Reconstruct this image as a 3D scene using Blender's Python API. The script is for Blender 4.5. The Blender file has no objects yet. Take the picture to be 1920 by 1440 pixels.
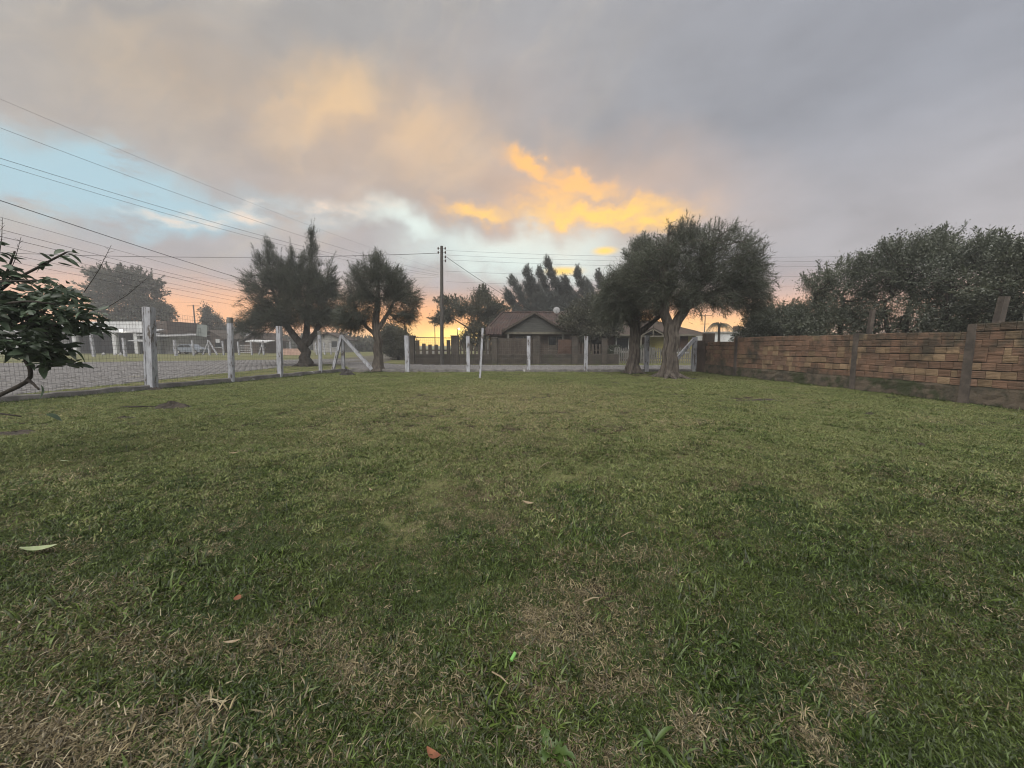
import bpy, math, random
import numpy as np
from mathutils import Vector, Matrix, Euler

random.seed(7)
rng = np.random.default_rng(7)
SC = bpy.context.scene
COL = SC.collection
R = math.radians

# ------------------------------------------------------------------ camera
cam = bpy.data.cameras.new('camera')
cam.sensor_width = 36.0
cam.lens = 13.52
cam.clip_start = 0.05
cam.clip_end = 3000
camo = bpy.data.objects.new('camera', cam)
COL.objects.link(camo)
camo.location = (0, 0, 1.4)
camo.rotation_euler = (R(90) - math.atan(74 / 721), 0, 0)
SC.camera = camo

# ------------------------------------------------------------------ exposure
SC.view_settings.view_transform = 'Standard'
SC.view_settings.look = 'None'
SC.view_settings.gamma = 1
SC.view_settings.use_curve_mapping = False
EXPOSURE = 1.8
SC.view_settings.exposure = EXPOSURE
SC.render.engine = 'CYCLES'
SC.cycles.max_bounces = 6
SC.cycles.diffuse_bounces = 3
SC.cycles.glossy_bounces = 2
SC.cycles.transmission_bounces = 4
SC.cycles.volume_bounces = 0
SC.cycles.use_denoising = True
SC.cycles.denoiser = 'OPENIMAGEDENOISE'
SC.cycles.denoising_input_passes = 'RGB_ALBEDO_NORMAL'
SC.cycles.denoising_prefilter = 'ACCURATE'
SC.cycles.sample_clamp_indirect = 4
SC.cycles.filter_width = 1.1

# ------------------------------------------------------------------ broad soft fill lamp added behind the camera, in place of the overcast dome
fill_sun = bpy.data.lights.new('fill_sun', 'SUN')
fill_sun.energy = 1.5
fill_sun.angle = R(75)
fill_sun.color = (1.0, 0.97, 0.93)
fill_suno = bpy.data.objects.new('fill_sun', fill_sun)
COL.objects.link(fill_suno)
FILL_EL, FILL_AZ = R(58), R(200)          # azimuth clockwise from +Y
sd = Vector((math.sin(FILL_AZ) * math.cos(FILL_EL), math.cos(FILL_AZ) * math.cos(FILL_EL), math.sin(FILL_EL)))
fill_suno.rotation_euler = sd.to_track_quat('Z', 'Y').to_euler()
fill_suno.location = (0, -10, 30)


def lin(c):
    return tuple(((v / 255) / 12.92 if v <= 10 else ((v / 255 + 0.055) / 1.055) ** 2.4) for v in c)


# ------------------------------------------------------------------ node helper
class NT:
    def __init__(s, tree):
        s.t = tree
        s.n = tree.nodes
        s.l = tree.links

    def put(s, sock, v):
        if v is None:
            return
        if hasattr(v, 'is_linked') or isinstance(v, bpy.types.NodeSocket):
            s.l.new(v, sock)
        else:
            if sock.type == 'RGBA' and len(v) == 3:
                v = (*v, 1)
            sock.default_value = v

    def math(s, op, a, b=None, c=None, clamp=False):
        n = s.n.new('ShaderNodeMath'); n.operation = op; n.use_clamp = clamp
        s.put(n.inputs[0], a); s.put(n.inputs[1], b)
        if c is not None:
            s.put(n.inputs[2], c)
        return n.outputs[0]

    def vm(s, op, a, b=None):
        n = s.n.new('ShaderNodeVectorMath'); n.operation = op
        s.put(n.inputs[0], a)
        if b is not None:
            if op == 'SCALE':
                s.put(n.inputs[3], b)
            else:
                s.put(n.inputs[1], b)
        return n.outputs['Value'] if op in ('LENGTH', 'DOT_PRODUCT', 'DISTANCE') else n.outputs[0]

    def mix(s, f, a, b, mode='MIX'):
        n = s.n.new('ShaderNodeMix'); n.data_type = 'RGBA'; n.blend_type = mode
        s.put(n.inputs[0], f); s.put(n.inputs[6], a); s.put(n.inputs[7], b)
        return n.outputs[2]

    def ss(s, v, a, b, o0=0.0, o1=1.0, kind='SMOOTHSTEP'):
        n = s.n.new('ShaderNodeMapRange'); n.interpolation_type = kind
        s.put(n.inputs[0], v)
        n.inputs[1].default_value = a; n.inputs[2].default_value = b
        n.inputs[3].default_value = o0; n.inputs[4].default_value = o1
        return n.outputs[0]

    def noise(s, vec, scale, detail=3, rough=0.5, dist=0.0, color=False):
        n = s.n.new('ShaderNodeTexNoise')
        if vec is not None:
            s.l.new(vec, n.inputs['Vector'])
        n.inputs['Scale'].default_value = scale
        n.inputs['Detail'].default_value = detail
        n.inputs['Roughness'].default_value = rough
        n.inputs['Distortion'].default_value = dist
        return n.outputs['Color' if color else 'Fac']

    def comb(s, x, y, z=0.0):
        n = s.n.new('ShaderNodeCombineXYZ')
        s.put(n.inputs[0], x); s.put(n.inputs[1], y); s.put(n.inputs[2], z)
        return n.outputs[0]

    def sep(s, v):
        n = s.n.new('ShaderNodeSeparateXYZ'); s.l.new(v, n.inputs[0])
        return n.outputs


# ------------------------------------------------------------------ sky
world = bpy.data.worlds.new('World')
SC.world = world
world.use_nodes = True
N = NT(world.node_tree)
N.n.clear()
w_out = N.n.new('ShaderNodeOutputWorld')
tc = N.n.new('ShaderNodeTexCoord')
dx, dy, dz = N.sep(tc.outputs['Generated'])
az = N.math('ARCTAN2', dx, dy)                       # radians, 0 = +Y, right positive
el = N.math('ARCSINE', N.math('MINIMUM', N.math('MAXIMUM', dz, -1), 1))
ae = N.comb(az, el, 0.0)
deg = 180 / math.pi
# cloud texture coordinate: directions projected on a high flat layer
lay = N.math('ADD', N.math('MAXIMUM', dz, 0.0), 0.16)
cl = N.comb(N.math('DIVIDE', dx, lay), N.math('DIVIDE', dy, lay), 0.0)
w1 = N.noise(ae, 3.2, 4, 0.55, 0.0, True)
w2 = N.noise(ae, 11.0, 4, 0.6, 0.0, True)
warp = N.vm('ADD', N.vm('SCALE', N.vm('SUBTRACT', w1, (0.5, 0.5, 0.5)), 0.22),
            N.vm('SCALE', N.vm('SUBTRACT', w2, (0.5, 0.5, 0.5)), 0.075))
aew = N.vm('ADD', ae, warp)
fine = N.noise(N.vm('MULTIPLY', ae, (1.0, 2.2, 1)), 7.0, 7, 0.62)
rotn = N.n.new('ShaderNodeVectorRotate'); rotn.rotation_type = 'Z_AXIS'; rotn.inputs['Angle'].default_value = R(-38)
N.l.new(aew, rotn.inputs['Vector'])
streak = N.noise(N.vm('MULTIPLY', rotn.outputs[0], (2.2, 7.5, 1)), 1.0, 6, 0.6)
big = N.noise(cl, 1.3, 5, 0.55, 0.4)


def blob(a_deg, e_deg, ra, re, rot=0.0, inner=0.15, src=None):
    v = N.vm('SUBTRACT', src if src is not None else aew, (R(a_deg), R(e_deg), 0))
    if rot:
        r = N.n.new('ShaderNodeVectorRotate'); r.rotation_type = 'Z_AXIS'; r.inputs['Angle'].default_value = R(rot)
        N.l.new(v, r.inputs['Vector']); v = r.outputs[0]
    v = N.vm('MULTIPLY', v, (1 / R(ra), 1 / R(re), 0))
    return N.ss(N.vm('LENGTH', v), inner, 1.0, 1.0, 0.0)


# clear-sky colour seen in the gaps between the clouds
nishita = N.n.new('ShaderNodeTexSky')
nishita.sky_type = 'NISHITA'
nishita.sun_disc = False
nishita.sun_elevation = FILL_EL
nishita.sun_rotation = FILL_AZ
nishita.altitude = 0
clear = N.vm('SCALE', nishita.outputs[0], 0.075)
clear = N.mix(0.85, clear, lin((164, 193, 202)))

eld = N.math('MULTIPLY', el, deg)
azd = N.math('MULTIPLY', az, deg)
# overcast deck
deck = N.mix(N.ss(azd, -30, 48), lin((150, 148, 147)), lin((142, 145, 153)))
deck = N.mix(N.math('MULTIPLY', N.ss(eld, 26, 10), 0.75), deck, lin((168, 164, 166)))
deck = N.mix(N.math('MULTIPLY', N.ss(streak, 0.42, 0.72), N.math('MULTIPLY', N.ss(azd, 30, -15), 0.55)), deck, lin((182, 172, 158)))
shade_ = N.math('ADD', 0.66, N.math('MULTIPLY', big, 0.62))
deck = N.vm('SCALE', deck, shade_)
deck = N.vm('SCALE', deck, N.math('ADD', 0.87, N.math('MULTIPLY', fine, 0.26)))
# warm horizon
d_sun = N.math('ABSOLUTE', N.math('ADD', azd, 9.0))
near_sun = N.ss(d_sun, 62, 4)
hz1 = N.mix(near_sun, lin((182, 163, 163)), lin((204, 166, 146)))
hz0 = N.mix(near_sun, lin((222, 166, 128)), lin((252, 168, 76)))
warmv = N.math('ADD', eld, N.math('MULTIPLY', N.math('SUBTRACT', fine, 0.5), 3.0))
front = N.ss(N.math('ABSOLUTE', azd), 100, 50)
sky_c = N.mix(N.math('MULTIPLY', N.ss(warmv, 11, 3.0), N.math('MULTIPLY', front, 0.85)), deck, hz1)
# gaps, cloud light
g1 = blob(-47, 15.6, 20, 4.0, 6, 0.25)
g2 = blob(-38, 14.4, 12, 2.8, -10, 0.2)
g3 = blob(-27, 16.8, 13, 2.6, 0, 0.2)
gapm = N.math('MAXIMUM', N.math('MAXIMUM', g1, g2), N.math('MULTIPLY', g3, 0.55))
gapm = N.math('MULTIPLY', gapm, N.ss(fine, 0.30, 0.50))
sky_c = N.mix(gapm, sky_c, clear)
g4 = N.math('MAXIMUM', blob(1.5, 12.9, 22, 4.4, 0, 0.25), blob(-14, 15.5, 9, 3.0, 20, 0.1))
g4 = N.math('MULTIPLY', g4, N.ss(fine, 0.26, 0.50, 0.5, 0.97))
sky_c = N.mix(g4, sky_c, lin((206, 219, 214)))
# cream edges of the clouds round the blue gap
cr = N.math('MAXIMUM', N.math('MAXIMUM', blob(-41, 13.9, 7, 1.0), blob(-33, 15.6, 6, 1.6, -10)), blob(-23, 17.2, 9, 1.8))
cr = N.math('MULTIPLY', cr, N.ss(fine, 0.40, 0.60, 0.0, 0.85))
sky_c = N.mix(cr, sky_c, lin((228, 206, 186)))
# soft golden glow through the deck
gl = blob(-25, 27.5, 13, 7.5, -18, 0.0)
gl = N.math('MAXIMUM', gl, N.math('MAXIMUM', N.math('MULTIPLY', blob(-13, 26.5, 17, 8.5, 0, 0.0), 0.68), N.math('MULTIPLY', blob(-38, 26, 20, 7, -25, 0.0), 0.40)))
gl = N.math('MULTIPLY', gl, N.ss(streak, 0.26, 0.62, 0.35, 1.0))
sky_c = N.mix(N.math('MULTIPLY', gl, 0.72), sky_c, lin((218, 184, 138)))
# bright orange cloud edge
wf = N.noise(N.vm('MULTIPLY', ae, (1.0, 1.7, 1)), 26.0, 5, 0.65, 0.6, True)
aeo = N.vm('ADD', N.vm('ADD', ae, N.vm('SCALE', N.vm('SUBTRACT', w2, (0.5, 0.5, 0.5)), 0.10)), N.vm('SCALE', N.vm('SUBTRACT', wf, (0.5, 0.5, 0.5)), 0.028))
o1 = blob(2.6, 23.9, 8.0, 3.0, 22, 0.0, aeo)
o2 = blob(9.5, 21.6, 11, 2.5, 12, 0.0, aeo)
o3 = blob(11.0, 17.9, 23.0, 3.9, 3, 0.0, aeo)
o4 = blob(-5.0, 18.4, 13.0, 2.6, 6, 0.0, aeo)
o5 = blob(6.0, 20.0, 11, 4.4, 0, 0.0, aeo)
o6 = blob(19.0, 16.4, 13, 3.2, 4, 0.0, aeo)
om = N.math('MAXIMUM', N.math('MAXIMUM', o1, o2), N.math('MAXIMUM', N.math('MAXIMUM', o3, N.math('MULTIPLY', o5, 0.8)), N.math('MAXIMUM', N.math('MULTIPLY', o4, 0.75), N.math('MULTIPLY', o6, 0.85))))
om = N.math('MULTIPLY', om, N.ss(N.math('ADD', N.math('MULTIPLY', fine, 0.6), N.math('MULTIPLY', N.noise(N.vm('MULTIPLY', aeo, (1.0, 2.6, 1)), 15.0, 6, 0.66, 0.4), 0.4)), 0.30, 0.66, 0.50, 1.05))
oc = N.mix(N.ss(om, 0.15, 0.85), lin((212, 174, 138)), N.mix(N.ss(eld, 21.5, 17.5), lin((243, 184, 100)), tuple(1.08 * q for q in lin((255, 202, 82)))))
sky_c = N.mix(N.math('MULTIPLY', N.ss(om, 0.0, 0.90), 0.93), sky_c, oc)
# wide soft apricot veil around it
veil = N.math('MULTIPLY', N.math('MAXIMUM', blob(6, 20, 36, 11, 6, 0.0), N.math('MULTIPLY', blob(-16, 24, 34, 13, -12, 0.0), 0.6)), 0.38)
sky_c = N.mix(veil, sky_c, lin((228, 182, 140)))
# small gold puffs
pf = N.math('MAXIMUM', blob(13.2, 12.9, 2.4, .8, 0, .1, ae), blob(7.4, 10.4, 4.0, .9, 0, .1, ae))
sky_c = N.mix(N.math('MULTIPLY', pf, 0.9), sky_c, lin((252, 206, 92)))
# glowing horizon below the deck
hm = N.math('MULTIPLY', N.ss(warmv, 8.5, 2.2), front)
sky_c = N.mix(N.math('MULTIPLY', hm, 0.95), sky_c, N.vm('SCALE', hz0, 1.3))
sunset = blob(-10.0, 0.3, 17, 3.6, 0, 0.15, ae)
sky_c = N.mix(sunset, sky_c, (2.0, 1.15, 0.08))
sunset2 = blob(22, 1.0, 24, 3.8, 0, 0.15, ae)
sky_c = N.mix(N.math('MULTIPLY', sunset2, 0.9), sky_c, (1.7, 0.86, 0.13))
core = blob(-8.5, 1.4, 5.5, 1.3, 0, 0.0, ae)
sky_c = N.mix(core, sky_c, (2.8, 1.9, 0.2))
bg = N.n.new('ShaderNodeBackground')
N.l.new(sky_c, bg.inputs[0])
bg.inputs[1].default_value = 1.36 / 2 ** EXPOSURE
N.l.new(bg.outputs[0], w_out.inputs[0])


# ------------------------------------------------------------------ mesh helpers
class MB:
    def __init__(s):
        s.v = []; s.f = []

    def quadbox(s, b, t):
        """box from four bottom and four top corners"""
        i = len(s.v); s.v += [tuple(p) for p in b] + [tuple(p) for p in t]
        s.f += [(i + 3, i + 2, i + 1, i), (i + 4, i + 5, i + 6, i + 7)]
        for k in range(4):
            j = (k + 1) % 4
            s.f.append((i + k, i + j, i + 4 + j, i + 4 + k))
        return s

    def box(s, x0, x1, y0, y1, z0, z1):
        return s.quadbox([(x0, y0, z0), (x1, y0, z0), (x1, y1, z0), (x0, y1, z0)],
                         [(x0, y0, z1), (x1, y0, z1), (x1, y1, z1), (x0, y1, z1)])

    def bar(s, a, b, w, h=None, up=(0, 0, 1)):
        """rectangular bar from a to b"""
        h = h or w
        a = Vector(a); b = Vector(b); d = (b - a).normalized(); u = Vector(up)
        if abs(d.dot(u)) > 0.95:
            u = Vector((0, 1, 0))
        sx = d.cross(u).normalized() * w / 2; sy = sx.cross(d).normalized() * h / 2
        q = lambda p: [p - sx - sy, p + sx - sy, p + sx + sy, p - sx + sy]
        return s.quadbox(q(a), q(b))

    def tube(s, pts, rad, n=6, cap=True, jit=0.0, ridge=0.0):
        pts = [Vector(p) for p in pts]
        if not hasattr(rad, '__len__'):
            rad = [rad] * len(pts)
        base = len(s.v)
        prev = None
        rg = [1 + random.uniform(-ridge, ridge) + (ridge if q % 2 else -ridge) * .6 for q in range(n)]
        for k, p in enumerate(pts):
            d = (pts[min(k + 1, len(pts) - 1)] - pts[max(k - 1, 0)]).normalized()
            if prev is None:
                prev = d.orthogonal().normalized()
            x = (prev - d * prev.dot(d))
            x = x.normalized() if x.length > 1e-6 else d.orthogonal().normalized()
            prev = x; y = d.cross(x)
            for j in range(n):
                a = 2 * math.pi * j / n
                rr = rad[k] * (1 + random.uniform(-jit, jit)) * rg[j]
                s.v.append(tuple(p + (x * math.cos(a) + y * math.sin(a)) * rr))
        for k in range(len(pts) - 1):
            for j in range(n):
                a = base + k * n + j; b = base + k * n + (j + 1) % n
                s.f.append((a, b, b + n, a + n))
        if cap:
            s.f.append(tuple(base + j for j in reversed(range(n))))
            e = base + (len(pts) - 1) * n
            s.f.append(tuple(e + j for j in range(n)))
        return s

    def poly(s, pts, thick=None, n=None):
        """flat polygon, extruded by vector thick"""
        i = len(s.v); k = len(pts)
        s.v += [tuple(p) for p in pts]
        if thick is None:
            s.f.append(tuple(range(i, i + k)))
        else:
            t = Vector(thick)
            s.v += [tuple(Vector(p) + t) for p in pts]
            s.f.append(tuple(range(i + k - 1, i - 1, -1))); s.f.append(tuple(range(i + k, i + 2 * k)))
            for a in range(k):
                b = (a + 1) % k
                s.f.append((i + a, i + b, i + k + b, i + k + a))
        return s

    def mesh(s, name, mat, smooth=False):
        me = bpy.data.meshes.new(name)
        me.from_pydata(s.v, [], s.f)
        if mat:
            me.materials.append(mat)
        if smooth:
            me.polygons.foreach_set('use_smooth', [True] * len(me.polygons))
        me.update()
        return me

    def build(s, name, mat, parent=None, smooth=False, kind=None, label=None):
        return link(name, s.mesh(name, mat, smooth), parent, kind, label)


def link(name, me, parent=None, kind=None, label=None, loc=None, rot=None, scale=None):
    o = bpy.data.objects.new(name, me)
    COL.objects.link(o)
    if parent:
        o.parent = parent
        o.matrix_parent_inverse = Matrix.Translation(parent.location).inverted() if loc is None and parent.rotation_euler[:] == (0, 0, 0) else Matrix.Identity(4)
    if loc is not None:
        o.location = loc
    if rot is not None:
        o.rotation_euler = rot
    if scale is not None:
        o.scale = scale if hasattr(scale, '__len__') else (scale,) * 3
    if kind:
        o['kind'] = kind
    if label:
        o['label'] = label
    return o


def tag(o, label, cat, group=None):
    o['label'] = label; o['category'] = cat
    if group:
        o['group'] = group
    return o


def thing(name, label, cat, loc=(0, 0, 0), group=None):
    """an Empty at the thing's base; parts are meshed in world coordinates and parented to it"""
    o = bpy.data.objects.new(name, None)
    o.empty_display_size = 0.2
    COL.objects.link(o)
    o.location = loc
    return tag(o, label, cat, group)


def np_mesh(name, verts, faces, mat, smooth=False):
    """verts (n,3); faces (m,k) with constant k"""
    me = bpy.data.meshes.new(name)
    verts = np.asarray(verts, np.float32); faces = np.asarray(faces, np.int32)
    m, k = faces.shape
    me.vertices.add(len(verts)); me.vertices.foreach_set('co', verts.ravel())
    me.loops.add(m * k); me.loops.foreach_set('vertex_index', faces.ravel())
    me.polygons.add(m)
    me.polygons.foreach_set('loop_start', np.arange(0, m * k, k, dtype=np.int32))
    me.polygons.foreach_set('loop_total', np.full(m, k, np.int32))
    if smooth:
        me.polygons.foreach_set('use_smooth', np.ones(m, bool))
    me.materials.append(mat)
    me.update(calc_edges=True)
    return me


# ------------------------------------------------------------------ materials
def mat(name, c1, c2=None, scale=4.0, rough=0.9, bump=0.0, bscale=None, c3=None, s3=1.0, t3=(0.55, 0.7), stretch=None, rand=0.0, spec=0.2, lo=0.35, hi=0.65):
    m = bpy.data.materials.new(name); m.use_nodes = True
    t = NT(m.node_tree); t.n.clear()
    out = t.n.new('ShaderNodeOutputMaterial'); p = t.n.new('ShaderNodeBsdfPrincipled')
    p.inputs['Roughness'].default_value = rough
    p.inputs['Specular IOR Level'].default_value = spec
    geo = t.n.new('ShaderNodeNewGeometry')
    pos = geo.outputs['Position']
    if stretch:
        pos = t.vm('MULTIPLY', pos, stretch)
    col = (*c1, 1)
    if c2:
        col = t.mix(t.ss(t.noise(pos, scale, 5, 0.6), lo, hi), c1, c2)
    if c3:
        col = t.mix(t.ss(t.noise(pos, s3, 5, 0.65), *t3), col, c3)
    if rand:
        oi = t.n.new('ShaderNodeObjectInfo')
        f = t.math('ADD', 1 - rand, t.math('MULTIPLY', oi.outputs['Random'], 2 * rand))
        n = t.n.new('ShaderNodeMix'); n.data_type = 'RGBA'; n.blend_type = 'MULTIPLY'
        n.inputs[0].default_value = 1.0
        t.put(n.inputs[6], col); t.l.new(t.comb(f, f, f), n.inputs[7])
        col = n.outputs[2]
    t.put(p.inputs['Base Color'], col)
    if bump:
        b = t.n.new('ShaderNodeBump'); b.inputs['Strength'].default_value = bump; b.inputs['Distance'].default_value = 0.02
        t.l.new(t.noise(pos, bscale or scale * 4, 4, 0.6), b.inputs['Height'])
        t.l.new(b.outputs[0], p.inputs['Normal'])
    t.l.new(p.outputs[0], out.inputs[0])
    return m


def leafmat(name, c1, c2, scale=0.8, trans=0.35, c_dry=None, rough=0.6, gloss=0.04, objrand=0.25):
    m = bpy.data.materials.new(name); m.use_nodes = True
    t = NT(m.node_tree); t.n.clear()
    out = t.n.new('ShaderNodeOutputMaterial')
    geo = t.n.new('ShaderNodeNewGeometry'); pos = geo.outputs['Position']
    ob = t.n.new('ShaderNodeObjectInfo')
    ri = geo.outputs['Random Per Island']
    col = t.mix(t.ss(t.noise(pos, scale, 4, 0.6), 0.35, 0.65), c1, c2)
    f = t.math('ADD', 1 - objrand, t.math('MULTIPLY', ri, 2 * objrand))
    col = t.vm('MULTIPLY', col, t.comb(f, f, f))
    if c_dry:
        col = t.mix(t.ss(ri, 0.86, 0.98), col, c_dry)
    d = t.n.new('ShaderNodeBsdfDiffuse'); tr = t.n.new('ShaderNodeBsdfTranslucent'); g = t.n.new('ShaderNodeBsdfGlossy')
    g.inputs['Roughness'].default_value = rough
    t.put(d.inputs[0], col); t.put(tr.inputs[0], col)
    ms = t.n.new('ShaderNodeMixShader'); ms.inputs[0].default_value = trans
    t.l.new(d.outputs[0], ms.inputs[1]); t.l.new(tr.outputs[0], ms.inputs[2])
    m2 = t.n.new('ShaderNodeMixShader'); m2.inputs[0].default_value = gloss
    t.l.new(ms.outputs[0], m2.inputs[1]); t.l.new(g.outputs[0], m2.inputs[2])
    t.l.new(m2.outputs[0], out.inputs[0])
    return m


M = {}
M['ground'] = mat('ground_grass', (0.085, 0.095, 0.035), (0.13, 0.12, 0.055), 0.5, 0.95, 0.5, 30, (0.15, 0.12, 0.075), 0.9, (0.58, 0.75))
M['road'] = mat('road_dirt', (0.10, 0.092, 0.078), (0.07, 0.065, 0.052), 1.2, 0.95, 0.6, 25, (0.11, 0.115, 0.06), 0.35, (0.55, 0.7))
M['stone'] = mat('sett_stone', (0.165, 0.158, 0.155), (0.10, 0.095, 0.092), 6.0, 0.85, 0.3, 40, (0.16, 0.15, 0.12), 0.8, (0.55, 0.75))
M['conc'] = mat('curb_concrete', (0.17, 0.16, 0.15), (0.09, 0.085, 0.08), 3.0, 0.95, 0.6, 30, (0.42, 0.41, 0.40), 1.3, (0.60, 0.68))
M['white_wood'] = mat('whitewashed_post', (0.39, 0.40, 0.43), (0.25, 0.25, 0.265), 3.0, 0.85, 0.4, 30, (0.11, 0.095, 0.085), 3.0, (0.57, 0.63), (3.0, 3.0, 0.9))
M['grey_wood'] = mat('weathered_wood', (0.17, 0.165, 0.15), (0.10, 0.095, 0.085), 3.0, 0.9, 0.4, 30, None, 1, (0, 1), (4, 4, 0.5))
M['dark_wood'] = mat('dark_wood', (0.075, 0.062, 0.05), (0.045, 0.036, 0.03), 3.0, 0.9, 0.3, 30, None, 1, (0, 1), (4, 4, 0.5))
M['pole_wood'] = mat('old_pole_wood', (0.085, 0.08, 0.072), (0.05, 0.046, 0.042), 3.0, 0.9, 0.4, 30, None, 1, (0, 1), (4, 4, 0.5))
M['board_grey'] = mat('grey_gable_board', (0.085, 0.085, 0.078), (0.06, 0.06, 0.056), 3.0, 0.9, 0.3, 30, None, 1, (0, 1), (0.5, 4, 4))
M['wire'] = mat('wire_steel', (0.10, 0.10, 0.10), None, 1, 0.6)
M['cable'] = mat('black_cable', (0.02, 0.02, 0.022), None, 1, 0.7)
M['brick'] = mat('hollow_brick', (0.205, 0.126, 0.086), (0.145, 0.096, 0.068), 3.0, 0.95, 0.8, 38, (0.070, 0.062, 0.046), 0.75, (0.44, 0.66), None, 0.20)
M['brick_pale'] = mat('pale_hollow_brick', (0.275, 0.195, 0.122), (0.195, 0.138, 0.088), 3.0, 0.95, 0.8, 38, (0.075, 0.068, 0.050), 0.75, (0.46, 0.68), None, 0.22)
M['mortar'] = mat('mortar', (0.11, 0.085, 0.062), (0.06, 0.05, 0.038), 5.0, 1.0, 0.5, 40)
M['render'] = mat('mossy_render', (0.125, 0.10, 0.075), (0.06, 0.055, 0.042), 3.2, 1.0, 1.0, 18, (0.045, 0.052, 0.026), 1.6, (0.48, 0.62))
M['pilaster'] = mat('pilaster_concrete', (0.115, 0.095, 0.08), (0.06, 0.052, 0.046), 3.0, 1.0, 0.5, 25)
M['bark'] = mat('grey_bark', (0.105, 0.09, 0.075), (0.05, 0.042, 0.036), 5.0, 0.95, 1.0, 22, None, 1, (0, 1), (2.5, 2.5, 0.5))
M['bark_dark'] = mat('dark_bark', (0.05, 0.042, 0.035), (0.028, 0.024, 0.021), 5.0, 0.95, 0.8, 22, None, 1, (0, 1), (2.5, 2.5, 0.5))
M['soil'] = mat('dark_soil', (0.06, 0.05, 0.04), (0.03, 0.026, 0.022), 12.0, 1.0, 0.8, 60)
M['needle'] = leafmat('needle_foliage', (0.040, 0.048, 0.034), (0.060, 0.068, 0.046), 0.9, 0.25)
M['needle_pale'] = leafmat('veiled_needle_foliage', (0.052, 0.060, 0.040), (0.072, 0.080, 0.052), 0.9, 0.25)  # glare veil over these crowns put into a paler foliage colour
M['needle2'] = leafmat('conifer_foliage', (0.075, 0.083, 0.078), (0.098, 0.106, 0.094), 0.9, 0.25)
M['leaf'] = leafmat('hedge_foliage', (0.066, 0.078, 0.052), (0.094, 0.106, 0.068), 0.8, 0.30, None, 0.5, 0.06)
M['leaf_far'] = leafmat('far_foliage', (0.055, 0.058, 0.040), (0.08, 0.08, 0.05), 0.6, 0.25)
M['big_leaf'] = leafmat('shrub_leaf', (0.034, 0.055, 0.032), (0.052, 0.078, 0.043), 3.0, 0.22, None, 0.45, 0.05, 0.4)
M['tile'] = mat('clay_tile', (0.055, 0.034, 0.029), (0.036, 0.027, 0.025), 2.0, 0.9, 0.3, 20, (0.10, 0.08, 0.065), 0.6, (0.5, 0.75))
M['tile_brown'] = mat('brown_tile', (0.062, 0.046, 0.037), (0.045, 0.036, 0.030), 2.0, 0.9, 0.3, 20)
M['plaster_white'] = mat('white_plaster', (0.50, 0.51, 0.51), (0.40, 0.40, 0.40), 1.0, 0.9, 0.2, 20)
M['plaster_grey'] = mat('grey_plaster', (0.30, 0.29, 0.27), (0.22, 0.21, 0.20), 1.2, 0.95, 0.3, 20)
M['plaster_yellow'] = mat('yellow_plaster', (0.30, 0.27, 0.10), (0.25, 0.22, 0.09), 0.9, 0.9, 0.2, 20)
M['house_brick'] = mat('house_brick', (0.10, 0.072, 0.056), (0.065, 0.05, 0.042), 1.5, 0.95, 0.4, 25)
M['fence_brick'] = mat('dark_fence_brick', (0.075, 0.064, 0.053), (0.048, 0.042, 0.036), 2.0, 0.95, 0.5, 20, (0.06, 0.06, 0.04), 1.0, (0.55, 0.7))
M['glass'] = mat('dark_window_glass', (0.02, 0.022, 0.025), None, 1, 0.15, spec=0.5)
M['dark'] = mat('shaded_interior', (0.024, 0.024, 0.028), (0.016, 0.016, 0.02), 2.0, 0.9)  # shade of the garage interior put into a near-black colour
M['shutter'] = mat('brown_shutter', (0.075, 0.045, 0.032), (0.055, 0.034, 0.026), 3, 0.8)
M['beam'] = mat('pale_beam', (0.14, 0.13, 0.10), (0.10, 0.09, 0.07), 3, 0.85)
M['metal_sheet'] = mat('grey_sheet_roof', (0.30, 0.30, 0.30), (0.22, 0.22, 0.22), 1.0, 0.7, 0.2, 10)
M['straw'] = mat('dry_leaf', (0.27, 0.22, 0.15), (0.20, 0.15, 0.095), 30, 0.9)
M['pale_leaf'] = mat('pale_green_leaf', (0.25, 0.28, 0.17), (0.20, 0.24, 0.12), 30, 0.7)
M['red_leaf'] = mat('red_brown_leaf', (0.20, 0.085, 0.045), (0.14, 0.06, 0.035), 30, 0.8)
M['green_plastic'] = mat('green_plastic', (0.13, 0.30, 0.07), None, 1, 0.45, spec=0.5)
M['weed'] = leafmat('weed_leaf', (0.040, 0.078, 0.010), (0.058, 0.098, 0.016), 8, 0.3, None, 0.5, 0.05)
M['rock'] = mat('grey_rock', (0.055, 0.05, 0.046), (0.03, 0.028, 0.026), 8, 0.95, 0.6, 30)
M['white_rock'] = mat('white_rock', (0.40, 0.40, 0.39), (0.32, 0.32, 0.31), 8, 0.9)
M['car_paint'] = mat('grey_blue_car_paint', (0.16, 0.18, 0.21), None, 1, 0.35, spec=0.5)
M['tyre'] = mat('tyre_rubber', (0.02, 0.02, 0.02), None, 1, 0.8)
M['placard'] = mat('pale_placard', (0.36, 0.38, 0.37), (0.30, 0.32, 0.31), 4, 0.7)
M['pink_wall'] = mat('pinkish_wall', (0.42, 0.28, 0.22), (0.33, 0.22, 0.18), 1.5, 0.95)
M['porcelain'] = mat('brown_insulator', (0.06, 0.04, 0.035), None, 1, 0.4)


def emissive(name, c, s):
    m = bpy.data.materials.new(name); m.use_nodes = True
    t = NT(m.node_tree); t.n.clear()
    e = t.n.new('ShaderNodeEmission'); e.inputs[0].default_value = (*c, 1); e.inputs[1].default_value = s
    o = t.n.new('ShaderNodeOutputMaterial'); t.l.new(e.outputs[0], o.inputs[0])
    return m


M['lamp_on'] = emissive('lit_lamp', (1.0, 0.95, 0.85), 9.0)


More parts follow.
